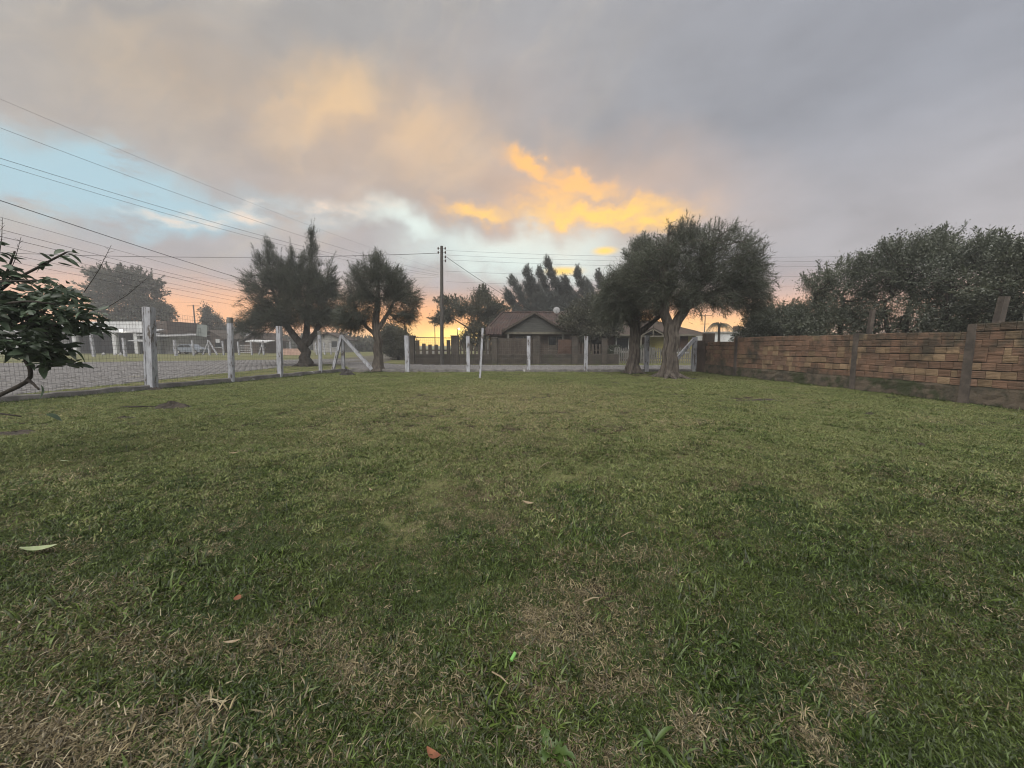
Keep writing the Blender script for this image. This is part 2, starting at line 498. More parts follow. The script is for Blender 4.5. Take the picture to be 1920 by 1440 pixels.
# lawn: thatch and soil seen between the blades, dry patches at the same places as the dry tufts
DRY = [(0.27, 1.85, 0.45, 0.22, 0.55), (0.45, 2.0, .2, .12, .5), (-0.15, 1.42, 0.40, 0.13, 0.75), (-1.00, 1.66, 0.40, 0.15, 0.6), (-1.6, 1.22, 0.70, 0.16, 0.75), (-0.4, 3.4, 0.55, 0.7, 0.40),
       (0.15, 5.6, 1.6, 2.0, 0.34), (-1.55, 1.62, 0.4, 0.12, 0.5), (0.0, 9.5, 4.5, 4.5, 0.38), (0.44, 1.46, 0.2, 0.10, 0.6), (0.75, 1.25, 0.2, 0.10, 0.45), (-3.8, 5.6, 2.2, 0.9, 0.26),
       (2.2, 3.9, 0.5, 0.35, 0.28), (-0.62, 1.55, 0.25, 0.10, 0.6), (1.3, 1.4, 0.18, 0.1, 0.5), (0.25, 1.1, 0.3, 0.10, 0.4), (-0.62, 1.12, 0.25, 0.10, 0.5), (1.02, 1.27, .15, .08, .6)]
BARE = [(-0.30, 1.34, 0.20, 0.085), (-1.75, 1.08, 0.5, 0.12), (-1.1, 1.36, 0.2, 0.07), (6.28, 9.9, 0.75, 0.5), (-7.6, 8.4, 0.5, 0.25)]


def lattice(seed, n=64):
    g = np.random.default_rng(seed).random((n, n))
    def f(x, y, s):
        x = np.asarray(x) * s + 1000.3; y = np.asarray(y) * s + 1000.7
        xi = np.floor(x).astype(int); yi = np.floor(y).astype(int); u = x - xi; v = y - yi
        u = u * u * (3 - 2 * u); v = v * v * (3 - 2 * v)
        a = g[xi % n, yi % n]; b = g[(xi + 1) % n, yi % n]; c = g[xi % n, (yi + 1) % n]; d = g[(xi + 1) % n, (yi + 1) % n]
        return (a * (1 - u) + b * u) * (1 - v) + (c * (1 - u) + d * u) * v
    return f


L1, L2 = lattice(3), lattice(11)


def lawn_z(x, y):
    return 0.06 * (L1(x, y, 0.35) - 0.5) + 0.035 * (L2(x, y, 1.6) - 0.5) + 0.008 * (L1(x, y, 6.0) - 0.5)


def x_left(y):
    return -12.2 + 0.3226 * (y - 9.05)


def x_right(y):
    return 9.5 + 0.142 * (19.7 - y)


# ------------------------------------------------------------------ ground, roads, lawn
def ngon(name, pts, z, m):
    b = MB(); b.poly([(x, y, z) for x, y in pts])
    o = b.build(name, m); o['kind'] = 'structure'
    return o


ngon('ground', [(420 * math.cos(a), 420 * math.sin(a)) for a in np.linspace(0, 2 * math.pi, 49)[:-1]], -0.03, M['ground'])
ROAD = [(-14.0, -6), (-14.2, 6), (-14.3, 15), (-14.4, 22), (-14.9, 25.5), (-14.4, 27.6), (-12.9, 28.0), (-11.4, 26.4), (-9.6, 23.0), (-7.5, 21.4), (-2, 21.2),
        (14, 21.0), (60, 21.0), (60, 26.3), (6, 26.3), (-5, 26.9), (-8.2, 27.6), (-10.2, 30), (-11.2, 36), (-13.0, 90), (-19, 90), (-18, 40), (-20.5, 36.3), (-34, 31.5),
        (-48, 25), (-70, 18), (-70, -6)]
ngon('road', ROAD, -0.022, M['road'])


def inside(px, py, poly):
    c = np.zeros(len(px), bool); n = len(poly)
    for i in range(n):
        x1, y1 = poly[i]; x2, y2 = poly[(i + 1) % n]
        if y1 == y2:
            continue
        k = ((y1 > py) != (y2 > py)) & (px < (x2 - x1) * (py - y1) / (y2 - y1) + x1)
        c ^= k
    return c


# setts of the two streets: one uneven block each, joined per street because they are a few pixels across
def setts(name, x0, x1, y0, y1, sx, sy):
    xs = np.arange(x0, x1, sx); ys = np.arange(y0, y1, sy)
    gx, gy = np.meshgrid(xs, ys)
    gx = gx + (np.arange(len(ys)) % 2)[:, None] * sx * 0.5
    gx = gx.ravel() + rng.normal(0, sx * 0.06, gx.size); gy = gy.ravel() + rng.normal(0, sy * 0.06, gy.size)
    keep = inside(gx, gy, ROAD) & (rng.random(gx.size) < 0.965)
    gx, gy = gx[keep], gy[keep]; n = len(gx)
    hx = sx * rng.uniform(0.40, 0.48, n); hy = sy * rng.uniform(0.38, 0.47, n)
    h = -0.014 + rng.uniform(0, 0.022, n); a = rng.normal(0, 0.08, n)
    ca, sa = np.cos(a), np.sin(a)
    V = np.zeros((n, 8, 3), np.float32)
    for k, (ex, ey, top) in enumerate([(-1, -1, 0), (1, -1, 0), (1, 1, 0), (-1, 1, 0), (-1, -1, 1), (1, -1, 1), (1, 1, 1), (-1, 1, 1)]):
        s = 0.86 if top else 1.0
        X, Y = ex * hx * s, ey * hy * s
        V[:, k, 0] = gx + ca * X - sa * Y; V[:, k, 1] = gy + sa * X + ca * Y
        V[:, k, 2] = h + rng.uniform(-0.004, 0.004, n) if top else -0.04
    F = np.array([(4, 5, 6, 7), (0, 1, 5, 4), (1, 2, 6, 5), (2, 3, 7, 6), (3, 0, 4, 7)])
    F = (np.arange(n)[:, None, None] * 8 + F[None]).reshape(-1, 4)
    o = link(name, np_mesh(name, V.reshape(-1, 3), F, M['stone']))
    o['kind'] = 'stuff'
    o['label'] = 'worn grey stone setts paving the village street'
    return o


setts('street_setts', -42, -14, 8, 37, 0.34, 0.26)
setts('street_setts', -14, 19, 21, 31, 0.34, 0.26)
# lawn sheet
ys = np.concatenate([np.linspace(-3, 6, 60), np.linspace(6.2, 19.95, 60)])
nx = 150
V = []
for y in ys:
    a, b = x_left(y) + 0.05, x_right(y) - 0.02
    xs = np.linspace(a, b, nx)
    V.append(np.stack([xs, np.full(nx, y), lawn_z(xs, np.full(nx, y)) - 0.014], 1))
V = np.concatenate(V)
F = []
for j in range(len(ys) - 1):
    i = np.arange(nx - 1) + j * nx
    F.append(np.stack([i, i + 1, i + nx + 1, i + nx], 1))
ml = bpy.data.materials.new('lawn_soil'); ml.use_nodes = True
t = NT(ml.node_tree); t.n.clear()
geo = t.n.new('ShaderNodeNewGeometry'); pos = geo.outputs['Position']
c = t.mix(t.ss(t.noise(pos, 2.5, 5, 0.6), 0.35, 0.65), (0.028, 0.026, 0.016), (0.050, 0.040, 0.027))
c = t.mix(t.ss(t.noise(pos, 45, 4, 0.6), 0.4, 0.65), c, (0.055, 0.043, 0.031))
pb = t.n.new('ShaderNodeBsdfPrincipled'); pb.inputs['Roughness'].default_value = 1.0; pb.inputs['Specular IOR Level'].default_value = 0.1
t.l.new(c, pb.inputs['Base Color'])
bn = t.n.new('ShaderNodeBump'); bn.inputs['Strength'].default_value = 0.8; bn.inputs['Distance'].default_value = 0.02
t.l.new(t.noise(pos, 60, 4, 0.7), bn.inputs['Height']); t.l.new(bn.outputs[0], pb.inputs['Normal'])
o_ = t.n.new('ShaderNodeOutputMaterial'); t.l.new(pb.outputs[0], o_.inputs[0])
lawn = link('lawn', np_mesh('lawn', V, np.concatenate(F), ml, True), kind='structure')


# ------------------------------------------------------------------ grass
def grassmat(name, g1, g2, dry, var, dbase):
    m = bpy.data.materials.new(name); m.use_nodes = True
    t = NT(m.node_tree); t.n.clear()
    geo = t.n.new('ShaderNodeNewGeometry'); pos = geo.outputs['Position']
    oi = t.n.new('ShaderNodeObjectInfo')
    ri = geo.outputs['Random Per Island']
    c = t.mix(t.ss(t.noise(pos, 1.1, 4, 0.6), 0.35, 0.65), g1, g2)
    big_ = t.noise(pos, 0.45, 5, 0.62)
    # broad wear of the lawn's middle, where the turf is drier
    v = t.vm('MULTIPLY', t.vm('SUBTRACT', pos, (-0.3, 10.0, 0)), (1 / 5.5, 1 / 6.5, 0))
    mid = t.math('MULTIPLY', t.ss(t.vm('LENGTH', v), 0.1, 1.0, 1.0, 0.0), 0.45)
    dr = t.math('ADD', t.math('MULTIPLY', t.ss(big_, 0.50, 0.72), 0.35), mid)
    sel = t.ss(t.math('SUBTRACT', t.math('ADD', dr, dbase), t.math('MULTIPLY', ri, 1.0)), -0.1, 0.12)
    c = t.mix(sel, c, dry)
    f = t.math('ADD', 1 - .58 * var, t.math('MULTIPLY', t.math('POWER', t.math('FRACT', t.math('MULTIPLY', ri, 17.3)), 1.6), 1.45 * var))
    c = t.vm('MULTIPLY', c, t.comb(f, f, f))
    f2 = t.math('ADD', 0.8, t.math('MULTIPLY', oi.outputs['Random'], 0.4))
    c = t.vm('MULTIPLY', c, t.comb(f2, f2, f2))
    d = t.n.new('ShaderNodeBsdfDiffuse'); tr = t.n.new('ShaderNodeBsdfTranslucent'); g = t.n.new('ShaderNodeBsdfGlossy')
    g.inputs['Roughness'].default_value = 0.45
    t.l.new(c, d.inputs[0]); t.l.new(c, tr.inputs[0])
    ms = t.n.new('ShaderNodeMixShader'); ms.inputs[0].default_value = 0.30
    t.l.new(d.outputs[0], ms.inputs[1]); t.l.new(tr.outputs[0], ms.inputs[2])
    m2 = t.n.new('ShaderNodeMixShader'); m2.inputs[0].default_value = 0.03
    t.l.new(ms.outputs[0], m2.inputs[1]); t.l.new(g.outputs[0], m2.inputs[2])
    o = t.n.new('ShaderNodeOutputMaterial'); t.l.new(m2.outputs[0], o.inputs[0])
    return m


M['blade'] = grassmat('grass_blade', (0.037, 0.060, 0.011), (0.060, 0.084, 0.018), (0.155, 0.122, 0.066), 1.05, 0.0)
M['blade_dry'] = grassmat('dry_blade', (0.170, 0.142, 0.080), (0.105, 0.082, 0.045), (0.30, 0.26, 0.17), 1.0, 0.05)
M['blade_far'] = grassmat('far_lit_blade', (0.118, 0.146, 0.044), (0.154, 0.172, 0.062), (0.30, 0.25, 0.135), 0.5, 0.06)  # backlit, grazing brightness of the far grass put into a paler colour


def tuft(n, rad, lmin, lmax, wmin, wmax, lean, m, flat=0.0):
    """a clump of n curved blades"""
    V = []; F = []
    for _ in range(n):
        r = rad * math.sqrt(random.random()); a = random.uniform(0, 6.283)
        bx, by = r * math.cos(a), r * math.sin(a)
        ln = random.uniform(lmin, lmax); w = random.uniform(wmin, wmax) / 2
        th = random.uniform(0, 6.283)
        l0 = min(1.5, abs(random.gauss(lean, 0.35)) + flat); bend = random.uniform(0.2, 0.9)
        dx_, dy_ = math.cos(th), math.sin(th); px, py = -dy_, dx_
        x, y, z = bx, by, -0.004 + (0.012 * random.random() if flat else 0)
        i = len(V); ang = l0
        tw = random.uniform(-0.5, 0.5)
        for k, wk in enumerate((1.0, 0.85, 0.0)):
            ox, oy = px * w * wk * math.cos(tw), py * w * wk * math.cos(tw); oz = w * wk * math.sin(tw)
            if wk:
                V += [(x - ox, y - oy, z - oz), (x + ox, y + oy, z + oz)]
            else:
                V.append((x, y, z))
            st = ln / 2
            x += dx_ * math.sin(ang) * st; y += dy_ * math.sin(ang) * st; z = max(0.002, z + math.cos(ang) * st)
            ang = min(1.75, ang + bend)
        F += [(i, i + 1, i + 3, i + 2), (i + 2, i + 3, i + 4)]
    b = MB(); b.v = V; b.f = F
    return b.mesh('grass_tuft', m)


tufts = bpy.data.collections.new('tuft_sources')
kinds = []


def reg(me):
    o = bpy.data.objects.new('grass_tuft_%02d' % len(kinds), me)
    tufts.objects.link(o); kinds.append(o)


for _ in range(5): reg(tuft(34, 0.045, 0.016, 0.040, 0.0026, 0.0052, 0.95, M['blade']))         # 0-4 short lawn
for _ in range(3): reg(tuft(20, 0.045, 0.025, 0.058, 0.004, 0.0075, 1.05, M['blade']))           # 5-7 broad blades
for _ in range(4): reg(tuft(30, 0.05, 0.014, 0.042, 0.002, 0.004, 0.8, M['blade_dry'], 0.40))    # 8-11 dry thatch
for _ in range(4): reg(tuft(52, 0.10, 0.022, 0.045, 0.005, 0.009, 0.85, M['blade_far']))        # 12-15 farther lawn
for _ in range(2): reg(tuft(13, 0.035, 0.045, 0.095, 0.005, 0.009, 0.9, M['blade']))             # 16-17 taller clump


def scatter(n, y0, y1, xm, power=1.0):
    y = y0 + (y1 - y0) * rng.random(n) ** power
    x = rng.uniform(-1, 1, n) * (y * 1.42 + xm)
    k = (x > x_left(y) + 0.1) & (x < x_right(y) - 0.05)
    return x[k], y[k]


def dryness(x, y):
    d = np.zeros(len(x))
    for cx, cy, rx, ry, s in DRY:
        q = ((x - cx) / rx) ** 2 + ((y - cy) / ry) ** 2
        d = np.maximum(d, s * np.exp(-q))
    return np.clip(d * (0.25 + 1.2 * L2(x, y, 9.0)) + 0.03 + 0.5 * np.clip(L1(x, y, 2.6) - 0.62, 0, 1) + 0.45 * np.clip(L2(x, y, 7.0) - 0.6, 0, 1), 0, 1)


def bareness(x, y):
    d = np.zeros(len(x))
    for cx, cy, rx, ry in BARE:
        d = np.maximum(d, np.exp(-(((x - cx) / rx) ** 2 + ((y - cy) / ry) ** 2) ** 2))
    return d


PX, PY, PI_, PS, PT = [], [], [], [], []


def add_zone(n, y0, y1, xm, green, broad, dry, smin, smax, tall=None, tall_p=0.0):
    x, y = scatter(n, y0, y1, xm)
    d = dryness(x, y); b = bareness(x, y)
    keep = rng.random(len(x)) > b * 0.93
    keep &= rng.random(len(x)) > 0.45 * (d > 0.55)
    x, y, d = x[keep], y[keep], d[keep]
    r = rng.random(len(x))
    idx = np.where(rng.random(len(x)) < np.clip((y - 2.6) / 7.0, 0, 1), rng.choice([12, 13, 14, 15], len(x)), rng.choice(green, len(x)))  # paler tufts grow more frequent with distance, carrying the painted brightening
    clump = L2(x, y, 3.1) + 0.4 * (L1(x, y, 9) - 0.5)
    if broad:
        k = r < np.clip((clump - 0.46) * 1.3, 0.03, 0.5)
        idx[k] = rng.choice(broad, k.sum())
    if tall:
        k = (rng.random(len(x)) < tall_p * (clump > 0.60))
        idx[k] = rng.choice(tall, k.sum())
    k = rng.random(len(x)) < np.clip(d * 1.15, 0.0, 0.93)
    idx[k] = rng.choice(dry, k.sum())
    for tx, ty, tr_ in ((6.67, 16.3, 2.0), (5.8, 18.3, 1.6), (-6.95, 19.75, 1.4)):
        dd = np.hypot(x - tx, y - ty)
        k = rng.random(len(x)) < np.clip(1.25 - dd / tr_, 0, .95)
        idx[k] = rng.choice(dry, k.sum())
    PX.append(x); PY.append(y); PI_.append(idx)
    PS.append(rng.uniform(smin, smax, len(x)) * (0.70 + 0.40 * L1(x, y, 1.7) + 0.40 * L2(x, y, 5.5)))


add_zone(24000, 0.7, 2.6, 1.2, [0, 1, 2, 3, 4], [5, 6, 7], [8, 9, 10, 11], 0.65, 1.35, [16, 17], 0.06)
add_zone(54000, 2.4, 6.0, 1.5, [0, 1, 2, 3, 4], [5, 6, 7], [8, 9, 10, 11], 0.75, 1.2, [16, 17], 0.015)
add_zone(40000, 5.5, 12, 2, [0, 1, 2, 3, 4], [5, 6, 7], [8, 9, 10, 11], 0.85, 1.25)
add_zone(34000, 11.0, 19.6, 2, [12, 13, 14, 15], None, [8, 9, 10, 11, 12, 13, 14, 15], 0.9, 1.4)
px_, py_, pi_, ps_ = (np.concatenate(a) for a in (PX, PY, PI_, PS))
# untrimmed grass at the foot of the wall, the curb and the trunks
ey = rng.uniform(6, 19.4, 2600); ex = np.where(rng.random(2600) < .5, x_right(ey) - np.abs(rng.normal(0.02, .09, 2600)), x_left(ey) + .1 + np.abs(rng.normal(0.02, .08, 2600)))
ta = rng.uniform(0, 6.283, 700); tr_ = .42 + np.abs(rng.normal(0, .16, 700)); tw = rng.integers(0, 3, 700)
ex = np.concatenate([ex, np.array([6.67, 5.8, -6.95])[tw] + tr_ * np.cos(ta)]); ey = np.concatenate([ey, np.array([16.3, 18.3, 19.75])[tw] + tr_ * np.sin(ta)])
px_ = np.concatenate([px_, ex]); py_ = np.concatenate([py_, ey]); pi_ = np.concatenate([pi_, rng.choice([5, 6, 7, 16, 17], len(ex))]); ps_ = np.concatenate([ps_, rng.uniform(.8, 1.7, len(ex))])
npt = len(px_)
pz_ = lawn_z(px_, py_)
# verge grass outside the fence
vx = rng.uniform(-16, 12, 9000); vy = rng.uniform(7, 29, 9000)
k = ((vx < x_left(vy) - 0.15) | (vy > 20.0)) & ~inside(vx, vy, ROAD) & (vy < 30)
vx, vy = vx[k], vy[k]
px_ = np.concatenate([px_, vx]); py_ = np.concatenate([py_, vy]); pz_ = np.concatenate([pz_, np.full(len(vx), -0.03)])
pi_ = np.concatenate([pi_, rng.choice([12, 13, 14, 15], len(vx))]); ps_ = np.concatenate([ps_, rng.uniform(1.0, 1.6, len(vx))])
npt = len(px_)
gm = bpy.data.meshes.new('grass')
gm.vertices.add(npt)
gm.vertices.foreach_set('co', np.stack([px_, py_, pz_], 1).astype(np.float32).ravel())
a = gm.attributes.new('rot', 'FLOAT_VECTOR', 'POINT')
a.data.foreach_set('vector', np.stack([rng.normal(0, 0.08, npt), rng.normal(0, 0.08, npt), rng.uniform(0, 6.283, npt)], 1).astype(np.float32).ravel())
a = gm.attributes.new('scl', 'FLOAT', 'POINT'); a.data.foreach_set('value', ps_.astype(np.float32))
a = gm.attributes.new('idx', 'INT', 'POINT'); a.data.foreach_set('value', pi_.astype(np.int32))
grass = link('grass', gm, kind='stuff', label='short patchy lawn grass with dry straw-coloured spots')
ng = bpy.data.node_groups.new('grass_scatter', 'GeometryNodeTree')
ng.interface.new_socket('Geometry', in_out='INPUT', socket_type='NodeSocketGeometry')
ng.interface.new_socket('Geometry', in_out='OUTPUT', socket_type='NodeSocketGeometry')
gi = ng.nodes.new('NodeGroupInput'); go = ng.nodes.new('NodeGroupOutput')
mp = ng.nodes.new('GeometryNodeMeshToPoints'); ip = ng.nodes.new('GeometryNodeInstanceOnPoints')
ci = ng.nodes.new('GeometryNodeCollectionInfo'); ci.inputs[0].default_value = tufts
ci.inputs['Separate Children'].default_value = True; ci.inputs['Reset Children'].default_value = True


def nattr(n, ty):
    x = ng.nodes.new('GeometryNodeInputNamedAttribute'); x.data_type = ty; x.inputs[0].default_value = n
    return x.outputs[0]


L = ng.links.new
L(gi.outputs[0], mp.inputs[0]); L(mp.outputs[0], ip.inputs['Points']); L(ci.outputs[0], ip.inputs['Instance'])
ip.inputs['Pick Instance'].default_value = True
L(nattr('idx', 'INT'), ip.inputs['Instance Index']); L(nattr('rot', 'FLOAT_VECTOR'), ip.inputs['Rotation']); L(nattr('scl', 'FLOAT'), ip.inputs['Scale'])
L(ip.outputs[0], go.inputs[0])
md = grass.modifiers.new('scatter', 'NODES'); md.node_group = ng


# ------------------------------------------------------------------ trees
def foliage_blades(cent, dirs, n, spread, lmin, lmax, wmin, wmax, droop, seed, radius, kind):
    """n blades round every centre; needle: long triangles, leaf: diamonds"""
    g = np.random.default_rng(seed)
    m = len(cent) * n
    C = np.repeat(cent, n, 0) + g.normal(0, radius, (m, 3))
    D = np.repeat(dirs, n, 0) + g.normal(0, spread, (m, 3)); D[:, 2] -= droop
    D /= np.linalg.norm(D, axis=1, keepdims=True) + 1e-9
    A = np.cross(D, g.normal(0, 1, (m, 3))); A /= np.linalg.norm(A, axis=1, keepdims=True) + 1e-9
    ln = g.uniform(lmin, lmax, m)[:, None]; w = g.uniform(wmin, wmax, m)[:, None] / 2
    if kind == 'needle':
        V = np.stack([C - A * w, C + A * w, C + D * ln], 1).reshape(-1, 3)
        F = np.arange(m * 3).reshape(-1, 3)
    else:
        Nn = np.cross(D, A)
        V = np.stack([C, C + D * ln * 0.45 + A * w + Nn * ln * 0.06, C + D * ln, C + D * ln * 0.45 - A * w + Nn * ln * 0.06], 1).reshape(-1, 3)
        F = np.arange(m * 4).reshape(-1, 4)
    return V, F


def tree(name, label, base, trunks, blobs, fol, leaf_m, bark_m, seed, group=None, limb_r=0.018, cat='tree', flare=1.5, shell=0.35, sides=9, upbias=0.25, wisps=0.0, wlen=0.7, holes=0.0, hole_size=0.55, roots=0):
    """trunks: polylines (x,y,z,r) relative to base; blobs: (x,y,z,rx,ry,rz,count) the masses of the crown;
    twigs grow from the limbs to points spread through those masses, leaves sit at their ends"""
    g = np.random.default_rng(seed); random.seed(seed)
    B = Vector(base)
    root = thing(name, label, cat, base, group)
    tb = MB()
    nodes = []; par = []; rad0 = []
    for ti, tr_ in enumerate(trunks):
        pts = []; rr = []
        for k in range(len(tr_) - 1):
            a = np.array(tr_[k]); b = np.array(tr_[k + 1])
            st = max(2, int(np.linalg.norm(b[:3] - a[:3]) / 0.3))
            for q in range(st):
                p = a + (b - a) * q / st
                jit = g.normal(0, 0.05, 3) * min(1.0, p[3] * 3)
                if q == 0 and (k == 0):
                    jit *= 0
                pts.append(Vector(p[:3] + jit)); rr.append(p[3])
        pts.append(Vector(tr_[-1][:3])); rr.append(tr_[-1][3])
        if ti == 0:
            for k in range(min(3, len(rr))):
                rr[k] *= 1 + (flare - 1) * (1 - k / 3) ** 2
        tb.tube([B + p for p in pts], rr, sides if ti else sides + 9, True, 0.05, 0.09)
        for p, r_ in zip(pts, rr):
            if p.z > 0.25 * max(q[2] for q in trunks[0]):
                nodes.append(np.array(p)); par.append(-1); rad0.append(r_)
    att = []
    for (x, y, z, rx, ry, rz, cnt) in blobs:
        d = g.normal(0, 1, (cnt, 3)); d /= np.linalg.norm(d, axis=1, keepdims=True)
        r_ = (shell + (1 - shell) * g.random(cnt)) ** 0.6
        ph = g.uniform(0, 6.28, 6)
        lump = 0.90 + 0.10 * np.sin(4.1 * d[:, 0] + 2.3 * d[:, 2] + ph[0]) + 0.10 * np.sin(5.3 * d[:, 2] - 3.7 * d[:, 1] + ph[1]) + 0.08 * np.sin(8.9 * d[:, 0] - 7 * d[:, 2] + ph[2])
        r_ = r_ * lump
        att.append(np.array([x, y, z]) + d * r_[:, None] * np.array([rx, ry, rz]) * (1 + g.normal(0, 0.06, (cnt, 1))))
    att = np.concatenate(att)
    if holes:
        q = att / hole_size + seed * 1.7
        nz = np.sin(q[:, 0] * 2.1 + 1.3 * np.sin(q[:, 2] * 1.7)) * np.sin(q[:, 2] * 2.4 + 1.1 * np.sin(q[:, 0] * 1.9 + 1)) + 0.5 * np.sin(q[:, 1] * 2.6 + q[:, 2])
        att = att[nz > np.quantile(nz, holes)]
    T = np.array(nodes)
    dist = np.min(np.linalg.norm(att[:, None] - T[None], axis=2), axis=1)
    att = att[np.argsort(dist)]
    cap = len(nodes) + 3 * len(att) + 10
    P = np.zeros((cap, 3)); P[:len(nodes)] = T; cntn = len(nodes)
    cost = np.zeros(cap)
    kids = np.zeros(cap, int); parent = np.full(cap, -1)
    ends = []; dirs = []
    for a in att:
        dv = np.linalg.norm(P[:cntn] - a, axis=1) + 0.25 * cost[:cntn] + 0.5 * np.maximum(0, P[:cntn, 2] - a[2])
        i = int(np.argmin(dv)); p = P[i]
        L_ = np.linalg.norm(a - p)
        mid = (p + a) / 2 + g.normal(0, 0.07, 3) * L_ + np.array([0, 0, -upbias * 0.2 * L_])
        P[cntn] = mid; parent[cntn] = i; cost[cntn] = cost[i] + L_ / 2
        P[cntn + 1] = a; parent[cntn + 1] = cntn; cost[cntn + 1] = cost[i] + L_
        ends.append(a); d = a - mid; dirs.append(d / (np.linalg.norm(d) + 1e-9))
        cntn += 2
    cnt_down = np.zeros(cntn)
    for i in range(cntn - 1, len(nodes) - 1, -1):
        cnt_down[i] += 1
        if parent[i] >= 0:
            cnt_down[parent[i]] += cnt_down[i]
    br = MB()
    for i in range(len(nodes), cntn, 2):
        p = P[parent[i]]; r0 = limb_r * max(0.35, (cnt_down[i] ** 0.42) * 0.55); r1 = limb_r * 0.28
        r1 = limb_r * max(0.28, (cnt_down[i + 1] ** 0.42) * 0.5)
        br.tube([B + Vector(p), B + Vector(P[i]), B + Vector(P[i + 1])], [r0, (r0 + r1) / 2, r1], 4 if r0 > 0.03 else 3, False)
    for q in range(roots):
        a_ = 2 * math.pi * (q + g.uniform(-.3, .3)) / roots; r_ = trunks[0][0][3]; d_ = Vector((math.cos(a_), math.sin(a_), 0)); l_ = g.uniform(1.0, 2.0)
        tb.tube([B + d_ * r_ * .5 + Vector((0, 0, .42)), B + d_ * r_ * 1.0 + Vector((0, 0, .14)), B + d_ * r_ * (1 + l_ * .5) + Vector((0, 0, .035)), B + d_ * r_ * (1 + l_) + Vector((0, 0, -.05))], [r_ * .42, r_ * .36, r_ * .22, r_ * .1], 7, True, .1)
    tb.build('trunk', bark_m, root, False)
    br.build('branches', bark_m, root, True, 'stuff')
    ends = np.array(ends); dirs = np.array(dirs)
    cen = ends.mean(0); outw = ends - cen; outw /= np.linalg.norm(outw, axis=1, keepdims=True) + 1e-9
    dirs = dirs * 0.7 + outw * 0.5 + np.array([0, 0, upbias])
    V, F = foliage_blades(ends, dirs, seed=seed + 5, **fol)
    if wisps:
        # loose shoots standing out of the crown, needled along their length
        far = np.linalg.norm((ends - cen) / (ends.std(0) + 1e-6), axis=1)
        idx = g.choice(len(ends), int(len(ends) * wisps), replace=False, p=far ** 3 / (far ** 3).sum())
        up_ = (ends[idx, 2] - cen[2]) / (ends[:, 2].std() + 1e-6)
        dd = outw[idx] + np.stack([g.normal(0, .3, len(idx)), g.normal(0, .3, len(idx)), .35 * up_ + g.normal(0, .2, len(idx))], 1)
        dd /= np.linalg.norm(dd, axis=1, keepdims=True)
        tt = np.linspace(0.05, 1, 7)
        ln = g.uniform(wlen * .5, wlen, len(idx))
        cc = (ends[idx][:, None] + dd[:, None] * (ln[:, None] * tt[None])[:, :, None]).reshape(-1, 3)
        V2, F2 = foliage_blades(cc, np.repeat(dd, 7, 0), 6, .55, wlen * .15, wlen * .35, fol['wmin'], fol['wmax'] * .9, -.1, seed + 7, .012, fol['kind'])
        F = np.concatenate([F, F2 + len(V)]); V = np.concatenate([V, V2])
    link('crown', np_mesh('crown', V + np.array(base), F, leaf_m), root, 'stuff')
    return root


NEEDLE = dict(n=64, spread=0.55, lmin=0.16, lmax=0.40, wmin=0.010, wmax=0.022, droop=0.05, radius=0.13, kind='needle')
# two trees by the left corner
tree('cypress_tree', 'spiky dark tree with three stems on the verge outside the left fence', (-13.65, 25.4, -0.03),
     [[(0, 0, 0, .36), (0.05, 0, 0.9, .30), (-0.05, 0, 1.5, .33)],
      [(-0.05, 0, 1.3, .26), (-0.9, 0, 2.3, .2), (-1.5, 0.1, 3.6, .13), (-2.0, 0.1, 5.2, .07), (-2.2, 0, 6.5, .03)],
      [(0, 0, 1.4, .24), (0.15, 0.2, 2.6, .19), (0.2, 0.3, 4.2, .13), (0.5, 0.2, 6.2, .06), (0.6, 0.2, 7.6, .02)],
      [(0.05, 0, 1.4, .22), (0.9, -0.2, 2.2, .17), (1.4, -0.2, 3.2, .12), (1.7, 0, 4.8, .06), (1.8, 0, 6.3, .02)]],
     [(-1.6, 0, 4.6, 1.9, 1.6, 1.6, 240), (-2.6, 0, 3.4, 1.6, 1.4, 1.1, 150), (0.3, 0, 4.6, 1.7, 1.7, 1.9, 260), (1.5, 0, 4.0, 1.2, 1.3, 1.5, 150), (-1.7, 0, 6.0, 0.9, 0.9, 1.4, 100), (0.5, 0.1, 6.2, 0.8, 0.8, 1.3, 90),
      (-1.9, 0, 7.3, 0.25, 0.25, 0.9, 26), (0.75, 0.1, 7.6, 0.22, 0.22, 1.1, 30), (-2.6, 0, 6.7, 0.25, 0.25, 0.8, 18), (-0.6, 0, 6.8, 0.3, 0.3, 0.9, 22), (1.9, 0, 5.8, 0.3, 0.3, 1.1, 24), (-3.4, 0, 2.5, 1.1, 0.9, 0.5, 70), (-1.9, 0, 3.1, 1.7, 1.3, .8, 150), (0.9, 0, 3.2, 1.4, 1.2, .7, 110), (-0.3, 0, 5.2, 2.2, 1.4, 1.3, 190), (-0.7, 0, 5.9, 1.3, 1.1, 1.0, 110), (1.4, 0, 5.2, .9, .9, .9, 70), (-0.6, 0, 3.4, 2.2, 1.5, 0.9, 140), (2.0, 0, 3.4, .8, .9, 1.0, 70), (-3.3, 0, 5.3, 0.5, 0.5, 0.9, 30), (1.0, 0, 2.9, 1.0, 1.0, 0.6, 60)],
     dict(NEEDLE, lmin=0.14, lmax=0.40, spread=0.5, n=50), M['needle'], M['bark_dark'], 21, upbias=0.6, holes=.08, roots=5, wisps=.25, wlen=.8)
